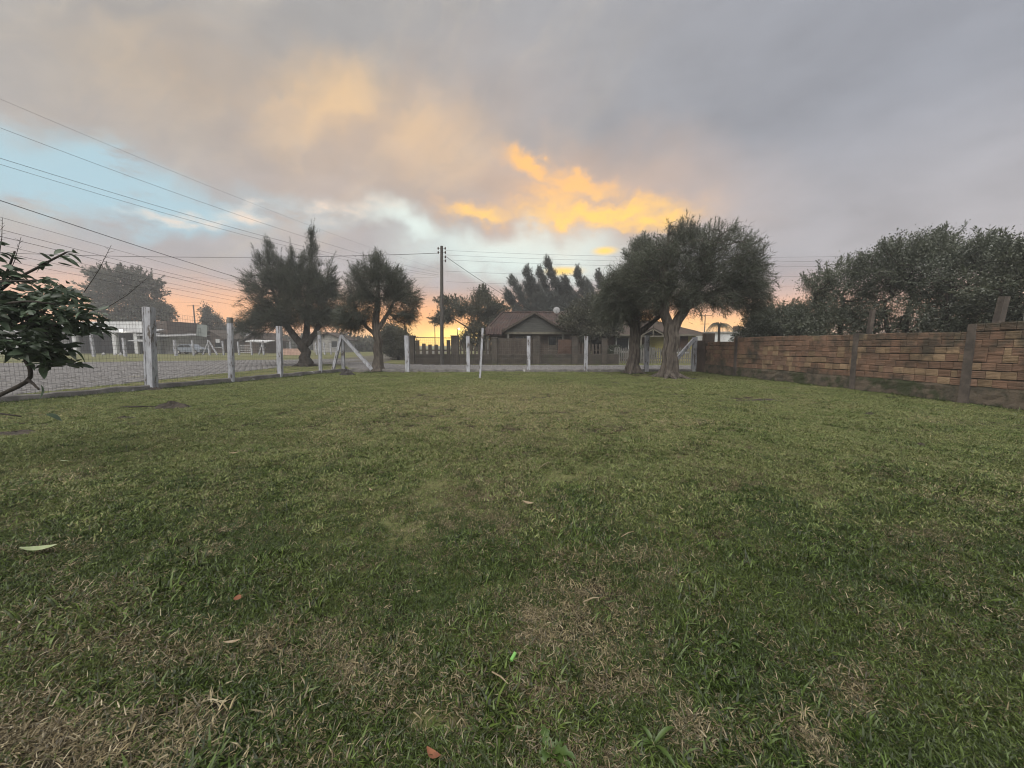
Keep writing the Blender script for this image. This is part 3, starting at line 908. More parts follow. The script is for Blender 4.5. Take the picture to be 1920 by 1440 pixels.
tree('cypress_tree', 'rounded wispy tree with one thick straight trunk at the corner of the back fence', (-6.95, 19.95, -0.02),
     [[(0, 0, 0, .26), (0.0, 0, 0.8, .22), (0.02, 0, 1.9, .21), (0.0, 0, 2.6, .18), (0.1, 0, 3.8, .12), (0.2, 0, 5.0, .05)],
      [(0, 0, 1.8, .12), (-0.5, -0.1, 2.3, .09), (-1.1, -0.1, 3.2, .05)], [(0.1, 0, 2.2, .14), (0.6, 0, 3.0, .1), (1.1, 0.1, 4.0, .05)]],
     [(-0.7, 0, 3.4, 1.2, 1.2, 1.1, 170), (-1.2, 0, 2.9, 0.9, 0.9, 0.8, 90), (0.3, 0, 4.4, 1.25, 1.2, 1.0, 150), (1.2, 0, 3.4, 0.9, 0.9, 1.1, 110), (0.1, 0, 5.1, 0.9, 0.8, 0.7, 60), (1.6, 0, 2.9, 0.5, 0.5, 0.6, 40), (0.15, 0, 5.6, 0.3, 0.3, 0.5, 15), (-0.9, 0, 4.2, .9, .9, .8, 70), (1.1, 0, 4.3, .9, .9, .7, 60), (-1.5, 0, 2.5, .7, .8, .5, 50), (0.9, 0, 4.7, .8, .8, .6, 60), (-0.6, 0, 4.9, .8, .8, .6, 60), (1.7, 0, 3.7, .6, .7, .7, 50)],
     dict(NEEDLE, n=46, lmin=.13, lmax=.30), M['needle'], M['bark'], 22, holes=.08, roots=4, wisps=.25, wlen=.5)
# the big pair on the right
tree('cypress_tree', 'dense round tree with one dark trunk, left of the pair by the back fence', (5.8, 18.3, -0.02),
     [[(0, 0, 0, .30), (-0.03, 0, 0.8, .25), (0.02, 0, 1.8, .24), (0.0, 0, 2.6, .22), (0, 0, 3.6, .15), (0.1, 0, 5.0, .06)],
      [(0.1, 0, 1.9, .14), (0.7, 0, 2.4, .1), (1.3, -0.1, 2.9, .06)], [(-0.1, 0, 2.3, .15), (-0.7, 0, 3.0, .1), (-1.2, 0.1, 3.8, .05)]],
     [(-0.7, 0, 3.4, 1.3, 1.4, 1.15, 260), (-1.1, 0, 2.9, 0.8, 1.0, 0.6, 90), (0.3, 0, 4.2, 1.3, 1.3, 1.2, 240), (0.2, 0, 5.5, 0.9, 0.9, 0.7, 90), (-0.9, 0, 4.2, 0.8, 0.9, 0.8, 90), (0.6, 0, 3.1, 1.1, 1.1, .6, 110), (-1.3, 0, 3.4, .7, .8, .9, 70), (0.2, 0, 6.1, 0.4, 0.4, 0.4, 20)],
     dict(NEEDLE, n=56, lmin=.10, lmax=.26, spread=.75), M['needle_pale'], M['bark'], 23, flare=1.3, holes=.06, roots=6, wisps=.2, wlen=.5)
tree('cypress_tree', 'largest dense tree with massive forked trunk on the lawn by the brick wall', (6.67, 16.3, -0.02),
     [[(0, 0, 0, .36), (0.0, 0, 0.7, .30), (0.05, 0, 1.7, .29), (0.05, 0, 2.25, .29)],
      [(-0.02, 0, 2.0, .20), (-0.28, 0, 2.75, .19), (-0.4, 0, 3.6, .15), (-0.3, 0, 5.2, .08), (-0.2, 0, 6.3, .03)],
      [(0.10, 0, 2.0, .21), (0.48, 0.05, 2.75, .20), (0.9, 0.1, 3.5, .17), (1.5, 0.1, 4.8, .09), (1.9, 0.1, 6.0, .03)],
      [(0.7, 0, 3.0, .14), (1.6, -0.1, 3.5, .1), (2.6, -0.1, 4.0, .06), (3.3, -0.1, 4.4, .03)]],
     [(-0.7, 0, 4.5, 1.3, 1.5, 1.3, 250), (0.5, 0, 5.0, 1.5, 1.6, 1.3, 300), (2.0, 0, 4.6, 1.4, 1.5, 1.3, 260), (3.0, 0, 4.2, 0.9, 1.2, 1.1, 170), (3.2, 0, 3.4, 0.8, 1.0, 0.7, 120), (2.2, 0, 3.2, 0.9, 0.9, 0.5, 80), (0.8, 0, 3.2, 0.8, 0.9, 0.55, 90),
      (1.6, 0, 5.6, 1.6, 1.2, 0.6, 110), (0.4, 0, 5.9, 0.8, 0.8, 0.5, 60), (3.1, 0, 5.1, 0.6, 0.8, 0.6, 50), (-1.6, 0, 4.4, 0.7, 0.9, 0.8, 80), (-0.6, 0, 3.4, .9, 1.0, .6, 80), (0.3, 0, 3.7, 1.0, 1.0, .7, 120), (1.6, 0, 3.9, 1.0, 1.0, .8, 120)],
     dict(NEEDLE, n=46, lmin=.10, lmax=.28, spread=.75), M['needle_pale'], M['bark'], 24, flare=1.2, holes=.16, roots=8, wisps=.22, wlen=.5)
# wind-bent conifers behind the tiled house
def bent(bx, by, h, w, seed, label):
    g = random.Random(seed)
    bl = [(0, 0, h * .30, w * 1.15, w * .8, h * .22, 150), (-.1 * w, 0, h * .52, w * 1.05, w * .6, h * .15, 120)]
    tr = [[(0, 0, 0, .2), (0, 0, .3 * h, .15), (-.02 * h, 0, .55 * h, .1)]]
    for k, (x0, top) in enumerate(((-.75 * w, .74), (-.15 * w, .90), (.35 * w, 1.0), (.95 * w, .82))):
        lean = .26 * h * g.uniform(.8, 1.1)
        z0, z1 = h * .42, h * top
        tr.append([(x0 * .3, 0, h * .3, .07), (x0, 0, z0, .05), (x0 - lean * .9, 0, z1, .015)])
        for q in range(7):
            f = q / 6
            bl.append((x0 - lean * f, g.uniform(-.3, .3), z0 + (z1 - z0) * f, (.70 - .46 * f) * g.uniform(.8, 1.2), .5 - .3 * f, .60 - .25 * f, int(30 - 14 * f)))
    tree('conifer_tree', label, (bx, by, -0.03), tr, bl,
         dict(NEEDLE, n=40, lmin=.2, lmax=.55, wmin=.03, wmax=.06, radius=.16, spread=.45), M['needle2'], M['bark_dark'], seed, 'wind-bent conifers behind the tiled house', upbias=0.45, wisps=.3, wlen=.9)


bent(2.9, 40.0, 8.6, 1.9, 31, 'wind-bent conifer behind the tiled house, farthest left of the row')
bent(5.3, 41.0, 9.6, 2.0, 32, 'tallest wind-bent conifer rising over the middle of the tiled roof')
bent(8.0, 40.5, 8.5, 2.0, 33, 'wind-bent conifer over the right end of the tiled roof')
bent(10.6, 41.5, 8.4, 2.0, 34, 'wind-bent conifer half hidden by the dense tree beside the lawn')
LEAFY = dict(n=60, spread=0.9, lmin=0.07, lmax=0.12, wmin=0.035, wmax=0.06, droop=0.0, radius=0.17, kind='leaf')
tree('broad_tree', 'airy broad tree behind the power pole and the plank fence', (-2.9, 37.0, -0.03),
     [[(0, 0, 0, .22), (-0.1, 0, 1.6, .17), (-0.3, 0, 3.0, .12), (0.0, 0, 5.0, .05)], [(-0.2, 0, 2.0, .1), (-1.6, 0, 3.2, .07), (-3.2, 0, 4.2, .03)], [(-.1, 0, 2.2, .1), (0.8, 0, 3.4, .07), (1.6, 0, 4.4, .03)]],
     [(-2.4, 0, 4.9, 1.6, 1.2, 1.0, 110), (-3.6, 0, 3.9, 1.0, 0.9, 0.5, 45), (0.0, 0, 4.9, 1.3, 1.2, 1.4, 170), (0.2, 0, 6.0, 0.6, 0.6, 0.7, 40), (1.4, 0, 4.4, 1.1, 1.1, 1.0, 110), (0.2, 0, 3.2, 1.6, 1.3, 1.0, 150), (-1.3, 0, 2.0, .8, .8, .8, 60), (0.6, 0, 1.6, 1.3, 1, 1.0, 90)],
     dict(LEAFY, n=34, lmin=.12, lmax=.22, wmin=.06, wmax=.1, radius=.22), M['leaf_far'], M['bark_dark'], 41, wisps=.3, wlen=.8, shell=.5)
tree('broad_tree', 'feathery grey-brown tree behind the white garage', (-65.0, 66.0, -0.03),
     [[(0, 0, 0, .3), (0, 0, 4, .25), (0.4, 0, 8, .15), (-0.2, 0, 13, .05)], [(0, 0, 4, .15), (3, 0, 8, .1), (5, 0, 9, .04)], [(0, 0, 5, .15), (-3, 0, 9, .1), (-4, 0, 11, .04)]],
     [(0, 0, 11.5, 3.2, 3, 2.6, 160), (3.2, 0, 10.5, 2.6, 2.4, 2.4, 110), (-3.6, 0, 10.5, 2.6, 2, 2.4, 90), (-1.5, 0, 8, 4.0, 3, 2.0, 140), (3.5, 0, 7.5, 3.0, 2.4, 1.6, 90), (-4.6, 0, 13.0, 1.2, 1, .8, 25), (0.0, 0, 5.5, 5.0, 3, 1.4, 90), (6, 0, 6.6, 1.2, 1, 1.0, 20)],
     dict(LEAFY, n=34, lmin=.25, lmax=.55, wmin=.10, wmax=.18, radius=.36), M['leaf_far'], M['bark_dark'], 42, limb_r=0.05, wisps=.35, wlen=1.8, shell=.5)
tree('round_bush', 'dull round bush beside the street behind the corner of the fence', (-10.6, 36.0, -0.03),
     [[(0, 0, 0, .1), (0, 0, 1.0, .07), (0.1, 0, 1.8, .03)]], [(0, 0, 1.55, 1.75, 1.5, 1.5, 420), (-0.8, 0, 2.2, 1, 1, 1.0, 120)],
     dict(LEAFY, n=50, lmin=.1, lmax=.2, wmin=.05, wmax=.09, radius=.18), M['leaf_far'], M['bark_dark'], 43, cat='bush')
tree('thin_tree', 'small sparse tree beside a pole far beyond the left fence', (-57.5, 74.0, -0.03),
     [[(0, 0, 0, .2), (0, 0, 3, .14), (0.3, 0, 7.5, .04)]], [(0.2, 0, 6.0, 2.2, 1.5, 1.2, 50), (1.6, 0, 4.6, 1.8, 1.2, .8, 40), (-.6, 0, 7.6, .9, .8, 1.0, 22), (-1.2, 0, 4.6, 1.2, 1, .9, 25)],
     dict(LEAFY, n=30, lmin=.3, lmax=.5, wmin=.12, wmax=.2, radius=.35), M['leaf_far'], M['bark_dark'], 44, limb_r=0.04)
# bushy trees behind the brick wall
HEDGE = [((12.3, 17.8), [(-1.0, 0, 1.5, 1.0, 1, 1.0, 90), (-.3, 0, 2.3, 1.25, 1.1, 1.0, 130), (-.9, 0, 2.6, .6, .7, .6, 40), (0, 0, 1.9, 1.35, 1.2, 1.3, 150), (-0.7, 0, 1.3, .9, 1, 1.0, 70), (-1.5, 0, 1.7, .5, .5, .6, 20)], 'low rounded tree behind the wall, nearest the dense forked tree'),
         ((13.5, 16.0), [(-1.3, 0, 2.3, .9, 1, .9, 70), (0, 0, 3.2, 1.25, 1.3, 1.1, 130), (0.1, 0, 1.9, 1.5, 1.3, 1.2, 120), (-0.9, 0, 3.9, .55, .6, .45, 30), (-1.0, 0, 2.6, .7, .8, .7, 40), (0.4, 0, 4.4, .7, .8, .5, 35)], 'bushy tree with a small knob of leaves on its left shoulder behind the wall'),
         ((14.6, 14.4), [(0, 0, 4.2, 1.3, 1.3, 1.0, 150), (0.2, 0, 2.7, 1.5, 1.4, 1.3, 140), (-0.6, 0, 4.7, .8, .9, .6, 45), (0.6, 0, 4.9, .8, .8, .5, 40)], 'tallest bushy tree with a flat broad top behind the wall'),
         ((15.0, 12.7), [(0, 0, 3.5, 1.2, 1.2, 1.1, 135), (0, 0, 2.2, 1.3, 1.3, 1.1, 110), (0.2, 0, 4.3, .9, .8, .5, 45)], 'bushy tree behind the wall beyond the leaning concrete post'),
         ((14.6, 11.0), [(0, 0, 2.7, 1.1, 1.2, 1.1, 120), (0.3, 0, 1.7, 1.0, 1, 1.0, 70), (0.0, 0, 3.6, .7, .7, .5, 35), (-.6, 0, 3.9, .35, .4, .35, 12)], 'loose bushy tree behind the near end of the wall')]
for k, ((hx, hy), bl, lb) in enumerate(HEDGE):
    tree('bushy_tree', lb, (hx, hy, -0.03), [[(0, 0, 0, .16), (0.05, 0, 1.2, .12), (0, 0, 2.4, .07), (0.1, 0, 3.2, .03)], [(0, 0, .8, .09), (-.7, 0, 2.0, .06), (-.9, 0, 3.0, .03)]], bl,
         dict(LEAFY, n=110, radius=.17, lmin=.05, lmax=.09, wmin=.025, wmax=.045), M['leaf'], M['bark_dark'], 50 + k, 'bushy trees behind the brick wall', wisps=.30, wlen=.55, shell=.45)


# far woods: one mass along the horizon, left open at the sunset
def far_wood(u0, u1, y, h, n, seed):
    g = np.random.default_rng(seed)
    x = g.uniform(u0, u1, n); z = np.abs(g.normal(0, 1, n)) % 1.0
    top = h * (0.6 + 0.6 * L1(x, np.zeros(n), 0.16) + 0.25 * (L2(x, np.zeros(n), 0.7) - .5))
    return np.stack([x, y + g.uniform(-3, 3, n), z * top], 1)


C_ = np.concatenate([far_wood(-125, -34, 104, 3.6, 2600, 1), far_wood(-33, -21, 80, 2.8, 600, 2), far_wood(20, 130, 100, 2.8, 1800, 3), far_wood(-2, 20, 90, 2.5, 500, 4)])
V, F = foliage_blades(C_, np.tile([0, 0, 0.3], (len(C_), 1)), 10, 1.0, .5, 1.1, .3, .55, 0, 9, .5, 'leaf')
link('far_woods', np_mesh('far_woods', V, F, M['leaf_far']), kind='stuff', label='low dark woods along the horizon')


# ------------------------------------------------------------------ wire fences round the lawn
def log_post(b, base, top, r, n=8, jit=0.05):
    b.tube([base, tuple(Vector(base).lerp(Vector(top), 0.33) + Vector((random.uniform(-.012, .012), 0, 0))), tuple(Vector(base).lerp(Vector(top), 0.7) + Vector((random.uniform(-.012, .012), 0, 0))), top],
           [r * 1.03, r, r * 0.98, r * 0.95], n, True, jit)
    return b


def curb_run(a, b, parent, h=0.17, w=0.17):
    """low rough concrete kerb, uneven along its length"""
    A_, B_ = Vector((*a, 0)), Vector((*b, 0)); d = (B_ - A_).normalized(); s = Vector((-d.y, d.x, 0))
    n = max(2, int((B_ - A_).length / 0.25)); m = MB()
    for k in range(n + 1):
        p = A_.lerp(B_, k / n)
        hh = h * random.uniform(0.82, 1.1); ww = w / 2 * random.uniform(0.9, 1.1)
        for q in [(-ww * 1.15, -0.06), (ww * 1.15, -0.06), (ww, hh - 0.02), (ww * 0.7, hh), (-ww * 0.7, hh), (-ww, hh - 0.02)]:
            m.v.append(tuple(p + s * q[0] + Vector((0, 0, q[1]))))
        if k:
            i = (k - 1) * 6
            for j in range(6):
                m.f.append((i + j, i + (j + 1) % 6, i + 6 + (j + 1) % 6, i + 6 + j))
    m.f.append(tuple(range(6))); m.f.append(tuple(reversed(range(n * 6, n * 6 + 6))))
    return m.build('curb', M['conc'], parent)


def wire_panel(a, b, z0, za, zb, parent, r=0.0030, pitch=0.075, hp=0.12):
    A_, B_ = Vector((*a, 0)), Vector((*b, 0)); ln = (B_ - A_).length; m = MB()
    n = int(ln / pitch)
    for k in range(n + 1):
        f = k / n; p = A_.lerp(B_, f); zt = za + (zb - za) * f - 0.05 * math.sin(math.pi * f)
        m.tube([p + Vector((0, 0, z0)), p + Vector((0, 0, zt))], r, 3, False)
    z = z0
    nh = int((min(za, zb) - z0) / hp)
    for k in range(nh + 1):
        f = k / nh
        pts = [A_.lerp(B_, q / 4) + Vector((0, 0, z0 + f * ((za + (zb - za) * q / 4 - 0.05 * math.sin(math.pi * q / 4)) - z0) + random.uniform(-.006, .006))) for q in range(5)]
        m.tube(pts, r * 1.15, 3, False)
    return m.build('wire_mesh', M['wire'], parent, False, 'stuff')


lf = thing('wire_fence', 'left wire mesh fence on thick whitewashed posts with a rough concrete curb', 'fence', (-10.5, 14.3, 0))
LP = [(8.2, 2.5, .12), (11.94, 2.55, .13), (14.32, 2.36, .105), (16.3, 2.17, .095), (18.4, 2.02, .085), (19.86, 1.9, .075)]
LEAN = [.15, .17, .12, .09, .05, .02]
lpts = [(x_left(y), y, h, r) for y, h, r in LP]
for i, (x, y, h, r) in enumerate(lpts):
    b = MB()
    e = LEAN[i]
    if i == 1:      # split post: two halves with a dark gap
        b.quadbox([(x - .13, y - .10, -.1), (x - .060, y - .11, -.1), (x - .055, y + .10, -.1), (x - .13, y + .09, -.1)], [(x - .145 + e, y - .09, h - .03), (x - .09 + e, y - .10, h), (x - .085 + e, y + .09, h), (x - .145 + e, y + .08, h - .02)])
        b.quadbox([(x - .040, y - .11, -.1), (x + .125, y - .10, -.1), (x + .125, y + .10, -.1), (x - .040, y + .10, -.1)], [(x - .075 + e, y - .10, h), (x + .11 + e, y - .10, h - .02), (x + .11 + e, y + .09, h - .02), (x - .075 + e, y + .09, h)])
        b.build('post', M['white_wood'], lf, label='thickest post, split by a dark crack from top to bottom')
        s = MB(); s.quadbox([(x - .09, y - .075, -.1), (x - .02, y - .075, -.1), (x - .02, y + .075, -.1), (x - .09, y + .075, -.1)], [(x - .11 + e, y - .07, h - .06), (x - .06 + e, y - .07, h - .06), (x - .06 + e, y + .07, h - .06), (x - .11 + e, y + .07, h - .06)])
        s.build('crack', M['dark_wood'], lf)
    elif i in (2, 4):
        log_post(b, (x, y, -.1), (x + e, y, h), r, 9, .05).build('post', M['white_wood'], lf, False, None, 'round log post with flaking whitewash and a dark knotty top' if i == 2 else None)
        c_ = MB(); c_.tube([(x + e * .95, y, h - .16), (x + e, y, h + .03)], [r * 1.10, r * .92], 9)
        c_.build('post_top', M['grey_wood'], lf)
    else:
        b.quadbox([(x - r, y - r * .8, -.1), (x + r, y - r * .9, -.1), (x + r, y + r * .8, -.1), (x - r, y + r * .8, -.1)], [(x - r * 1.02 + e, y - r * .8, h), (x + r * .94 + e, y - r * .85, h - .015), (x + r * .95 + e, y + r * .8, h - .01), (x - r + e, y + r * .75, h)])
        b.build('post', M['white_wood'], lf)
for i in range(len(lpts) - 1):
    curb_run(lpts[i][:2], lpts[i + 1][:2], lf)
    wire_panel((lpts[i][0] - .02, lpts[i][1]), (lpts[i + 1][0] - .02, lpts[i + 1][1]), .16, lpts[i][2] - .05, lpts[i + 1][2] - .05, lf)
b = MB(); b.bar((-8.72, 19.80, 1.86), (-9.08, 19.45, 0.05), .13, .13); b.build('brace', M['white_wood'], lf)
b = MB(); b.bar((-8.66, 19.78, 1.84), (-7.18, 19.72, 0.12), .15, .15); b.build('brace', M['white_wood'], lf)
pc = MB(); pc.quadbox([(-10.92, 13.40, 1.70), (-10.68, 13.56, 1.66), (-10.685, 13.57, 1.66), (-10.925, 13.41, 1.70)], [(-10.86, 13.40, 2.10), (-10.63, 13.56, 2.07), (-10.635, 13.57, 2.07), (-10.865, 13.41, 2.10)])
tag(pc.build('placard', M['placard']), 'blank pale placard hanging on the wire mesh right of the split post', 'placard')

bf = thing('wire_fence', 'back wire mesh fence on slim white posts facing the village houses', 'fence', (0.5, 19.7, 0))
BP = [(-5.36, 19.75, 1.86, .10), (-2.24, 19.72, 1.84, .085), (0.85, 19.7, 1.84, .085), (3.77, 19.66, 1.83, .085), (6.87, 19.68, 1.86, .10), (9.30, 19.68, 1.78, .095)]
for x, y, h, r in BP:
    b = MB()
    b.quadbox([(x - r, y - r, -.1), (x + r, y - r, -.1), (x + r, y + r, -.1), (x - r, y + r, -.1)], [(x - r * .95 + random.uniform(-.02, .02), y - r, h), (x + r * .95, y - r, h - .01), (x + r * .95, y + r, h - .01), (x - r * .95, y + r, h)])
    b.build('post', M['white_wood'], bf)
bx = [(-8.62, 19.84, 1.86, .1)] + BP
for i in range(len(bx) - 1):
    curb_run(bx[i][:2], bx[i + 1][:2], bf, 0.15, 0.16)
    wire_panel(bx[i][:2], bx[i + 1][:2], .15, bx[i][2] - .06, bx[i + 1][2] - .06, bf, 0.002, 0.1, 0.13)
b = MB(); b.bar((9.22, 19.62, 1.66), (8.05, 19.55, 0.30), .17, .15); b.build('brace', M['white_wood'], bf)
b = MB(); b.bar((-1.35, 16.05, -.08), (-1.21, 16.05, 2.08), .085, .085)
tag(b.build('leaning_pole', M['white_wood']), 'slim white pole leaning right, standing alone on the lawn', 'pole')

# ------------------------------------------------------------------ brick wall
bw = thing('brick_wall', 'weathered red hollow-brick garden wall with mossy render foot', 'wall', (10.4, 13.3, 0))
W0, W1 = Vector((9.56, 19.35, 0)), Vector((11.40, 6.3, 0))
wd = (W1 - W0).normalized(); wn = Vector((wd.y, -wd.x, 0))          # wn points to the lawn
if wn.x > 0:
    wn = -wn
wl = (W1 - W0).length


def wpt(s, off, z):
    p = W0 + wd * s + wn * off
    return Vector((p.x, p.y, z))


def wbox(b, s0, s1, o0, o1, z0, z1):
    return b.quadbox([wpt(s0, o0, z0), wpt(s1, o0, z0), wpt(s1, o1, z0), wpt(s0, o1, z0)], [wpt(s0, o0, z1), wpt(s1, o0, z1), wpt(s1, o1, z1), wpt(s0, o1, z1)])


def wall_top(s):
    return 1.50 if s < 2.3 else (1.72 if s < 10.2 else 1.90)


CH, BLN = 0.185, 0.255
m1 = MB()
wbox(m1, 0, 2.3, -.09, .055, .42, 1.46); wbox(m1, 2.3, 10.2, -.09, .055, .42, 1.68); wbox(m1, 10.2, wl, -.09, .055, .42, 1.86)
m1.build('wall_core', M['mortar'], bw)
# rough rendered foot
rf = MB(); n = 70; rows = 6
for k in range(n + 1):
    s = wl * k / n
    for j in range(rows):
        z = -0.08 + 0.55 * j / (rows - 1)
        zz = z + (random.uniform(-.02, .02) if j == rows - 1 else 0)
        rf.v.append(tuple(wpt(s, .085 + random.uniform(-.014, .014) - (.02 if j == rows - 1 else 0), zz)))
    rf.v.append(tuple(wpt(s, .0, 0.40))); 
for k in range(n):
    for j in range(rows):
        i = k * (rows + 1) + j
        rf.f.append((i, i + rows + 1, i + rows + 2, i + 1))
rf.build('rendered_foot', M['render'], bw)
# hollow bricks with combed faces: ridges are modelled
def brick_mesh(ln, seed):
    random.seed(seed); b = MB()
    hl, hh = ln / 2, CH / 2 - .005
    prof = [(-hh, 0.0), (-hh + .006, .045)]
    nz = 5
    for q in range(nz):
        z0 = -hh + .010 + (2 * hh - .02) * q / nz; z1 = -hh + .010 + (2 * hh - .02) * (q + .62) / nz
        prof += [(z0, .050), (z1, .050), (z1 + .006, .044)]
    prof += [(hh - .004, .045), (hh, 0.0)]
    for e, x in enumerate((-hl, -hl + .006, hl - .006, hl)):
        for z, o in prof:
            b.v.append((x, -(o if e in (1, 2) else o * .85) + random.uniform(-.003, .003), z + random.uniform(-.004, .004)))
    p = len(prof)
    for e in range(3):
        for j in range(p - 1):
            b.f.append((e * p + j, (e + 1) * p + j, (e + 1) * p + j + 1, e * p + j + 1))
    b.f.append(tuple(range(p - 1, -1, -1))); b.f.append(tuple(range(3 * p, 4 * p)))
    return b


bm_full = [brick_mesh(BLN - .009, 60 + k).mesh('brick', M['brick']) for k in range(4)]
bm_pale = [brick_mesh(BLN - .009, 70 + k).mesh('brick', M['brick_pale']) for k in range(2)]
bm_half = [brick_mesh(BLN / 2 - .008, 80 + k).mesh('brick', M['brick']) for k in range(2)]
bm_half_pale = [brick_mesh(BLN / 2 - .008, 85).mesh('brick', M['brick_pale'])]
random.seed(99)
ang = math.atan2(wd.y, wd.x)
slots = []
for c in range(9):
    z = .42 + CH * (c + .5)
    s = .38 - (BLN / 2 if c % 2 else 0) + random.uniform(-.04, .04)
    while s < wl - .1:
        half = random.random() < .10
        l_ = BLN / 2 if half else BLN
        if s > .33 and z + CH * .4 < wall_top(s + l_ / 2) + .03:
            slots.append((s + l_ / 2, z, half, c))
        s += l_
slots.sort(key=lambda q: -q[0])
far_b = MB(); far_p = MB()
for k, (s, z, half, c) in enumerate(slots):
    pale = random.random() < (0.30 if 1 <= c <= 4 else 0.08)
    p = wpt(s, .040 + random.uniform(-.008, .008), z + .012 * math.sin(s * 1.7 + c) + random.uniform(-.007, .007))
    rz = ang + random.uniform(-.02, .02)
    me = random.choice((bm_half_pale if pale else bm_half) if half else (bm_pale if pale else bm_full))
    if k < 298:
        link('brick', me, bw, loc=p - bw.location, rot=(random.uniform(-.03, .03), random.uniform(-.012, .012), rz))
    else:
        mt = Matrix.Translation(p) @ Euler((random.uniform(-.03, .03), 0, rz)).to_matrix().to_4x4()
        tgt = far_p if pale else far_b
        i = len(tgt.v)
        tgt.v += [tuple(mt @ v.co) for v in me.vertices]; tgt.f += [tuple(i + q for q in f.vertices) for f in me.polygons]
far_b.build('bricks', M['brick'], bw, False, 'stuff'); far_p.build('pale_bricks', M['brick_pale'], bw, False, 'stuff')
for s, z in ((2.45, 1.78), (7.57, 1.74)):
    b = MB(); wbox(b, s - .075, s + .075, -.1, .115, -.05, z); b.build('pilaster', M['pilaster'], bw)
b = MB(); b.quadbox([wpt(10.15, -.1, -.05), wpt(10.34, -.1, -.05), wpt(10.34, .13, -.05), wpt(10.15, .13, -.05)], [wpt(10.17, -.1, 1.88), wpt(10.32, -.1, 1.88), wpt(10.32, .115, 1.88), wpt(10.17, .115, 1.88)]); b.build('pilaster', M['pilaster'], bw)
b = MB(); wbox(b, -.30, .32, -.2, .11, -.05, 1.60); b.build('end_pier', M['house_brick'], bw)
b = MB(); b.box(10.05, 10.5, 20.05, 20.45, -.05, 1.98); tag(b.build('brick_pillar', M['house_brick']), 'short dark brick pillar just beyond the far end of the brick wall', 'pillar')
for (s, zt, lean, w, lb) in ((7.57, 2.45, -.06, .10, 'grey concrete post rising above the middle of the brick wall'), (10.33, 2.50, .02, .13, 'thick grey concrete post leaning over the wall beside the stepped pilaster')):
    b = MB(); p = wpt(s, -.2, 0); b.bar(p, p + Vector((lean + .1, -.15, zt)), w, w)
    tag(b.build('concrete_post', M['pilaster']), lb, 'post')
b = MB(); b.bar((13.35, 10.05, 0), (13.4, 10.05, 3.7), .16, .16); tag(b.build('concrete_post', M['grey_wood']), 'tall bare post among the trees at the right edge', 'post')

# ------------------------------------------------------------------ house with clay tiles across the street
def tiled(b, p00, p10, p01, p11, n, amp=.05):
    """roof plane with round tile channels running from eave (p00-p10) to ridge (p01-p11)"""
    p00, p10, p01, p11 = (Vector(p) for p in (p00, p10, p01, p11))
    nr = ((p10 - p00).cross(p01 - p00)).normalized()
    if nr.z < 0:
        nr = -nr
    i0 = len(b.v); m = n * 4
    for r_ in range(5):
        t = r_ / 4
        for k in range(m + 1):
            f = k / m
            p = p00.lerp(p10, f).lerp(p01.lerp(p11, f), t)
            h = amp * (0.5 + 0.5 * math.cos(2 * math.pi * k / 4)) + (.02 if r_ % 2 else 0)
            b.v.append(tuple(p + nr * h))
    for r_ in range(4):
        for k in range(m):
            a = i0 + r_ * (m + 1) + k
            b.f.append((a, a + 1, a + m + 2, a + m + 1))
    i = len(b.v)
    b.v += [tuple(p - nr * .06) for p in (p00, p10, p11, p01)]
    b.f += [(i, i + 3, i + 2, i + 1)]
    return b


hc = thing('brick_house', 'low house with red clay tiled roof and a front gable behind the dark fence', 'house', (2.4, 34, 0))
b = MB(); b.box(-1.7, 6.6, 32.0, 39.0, -.05, 2.5); b.build('wall', M['house_brick'], hc)
b = MB(); tiled(b, (-2.2, 31.6, 2.45), (7.1, 31.6, 2.45), (-.9, 35.5, 4.25), (6.1, 35.5, 4.25), 34); tiled(b, (-2.2, 39.4, 2.45), (7.1, 39.4, 2.45), (-.9, 35.5, 4.25), (6.1, 35.5, 4.25), 34)
tiled(b, (-2.2, 39.4, 2.45), (-2.2, 31.6, 2.45), (-.9, 35.51, 4.25), (-.9, 35.49, 4.25), 28); tiled(b, (7.1, 39.4, 2.45), (7.1, 31.6, 2.45), (6.1, 35.51, 4.25), (6.1, 35.49, 4.25), 28)
rfm = b.build('roof', M['tile'], hc)
b = MB(); b.tube([(-.9, 35.5, 4.30), (6.1, 35.5, 4.30)], .1, 6); b.tube([(-.9, 35.5, 4.29), (-2.2, 31.6, 2.52)], .09, 6); b.build('ridge', M['tile'], rfm)
b = MB(); tiled(b, (-.75, 30.9, 2.42), (-.75, 34.5, 2.42), (1.78, 30.9, 3.92), (1.78, 34.5, 3.92), 14); tiled(b, (4.3, 30.9, 2.42), (4.3, 34.5, 2.42), (1.78, 30.9, 3.92), (1.78, 34.5, 3.92), 14); b.build('gable_roof', M['tile'], hc)
b = MB(); b.bar((-.8, 30.88, 2.42), (1.78, 30.88, 3.92), .06, .16); b.bar((1.78, 30.88, 3.92), (4.36, 30.88, 2.42), .06, .16); b.build('bargeboard', M['dark_wood'], hc)
for k in range(9):      # gable boards, one by one
    z0 = 2.42 + k * .16; hw = 2.5 * (1 - (z0 - 2.42) / 1.5); hw1 = 2.5 * (1 - min(1, (z0 + .15 - 2.42) / 1.5)); y = 31.15 + (.008 if k % 2 else 0)
    b = MB(); b.poly([(1.78 - hw, y, z0), (1.78 + hw, y, z0), (1.78 + hw1, y, z0 + .15), (1.78 - hw1, y, z0 + .15)], (0, .04, 0)); b.build('gable_board', M['board_grey'], hc)
b = MB(); tiled(b, (-2.1, 30.6, 2.18), (-.82, 30.6, 2.18), (-2.1, 32.0, 2.85), (-.82, 32.0, 2.85), 6, .07); b.build('porch_roof', M['tile'], hc)
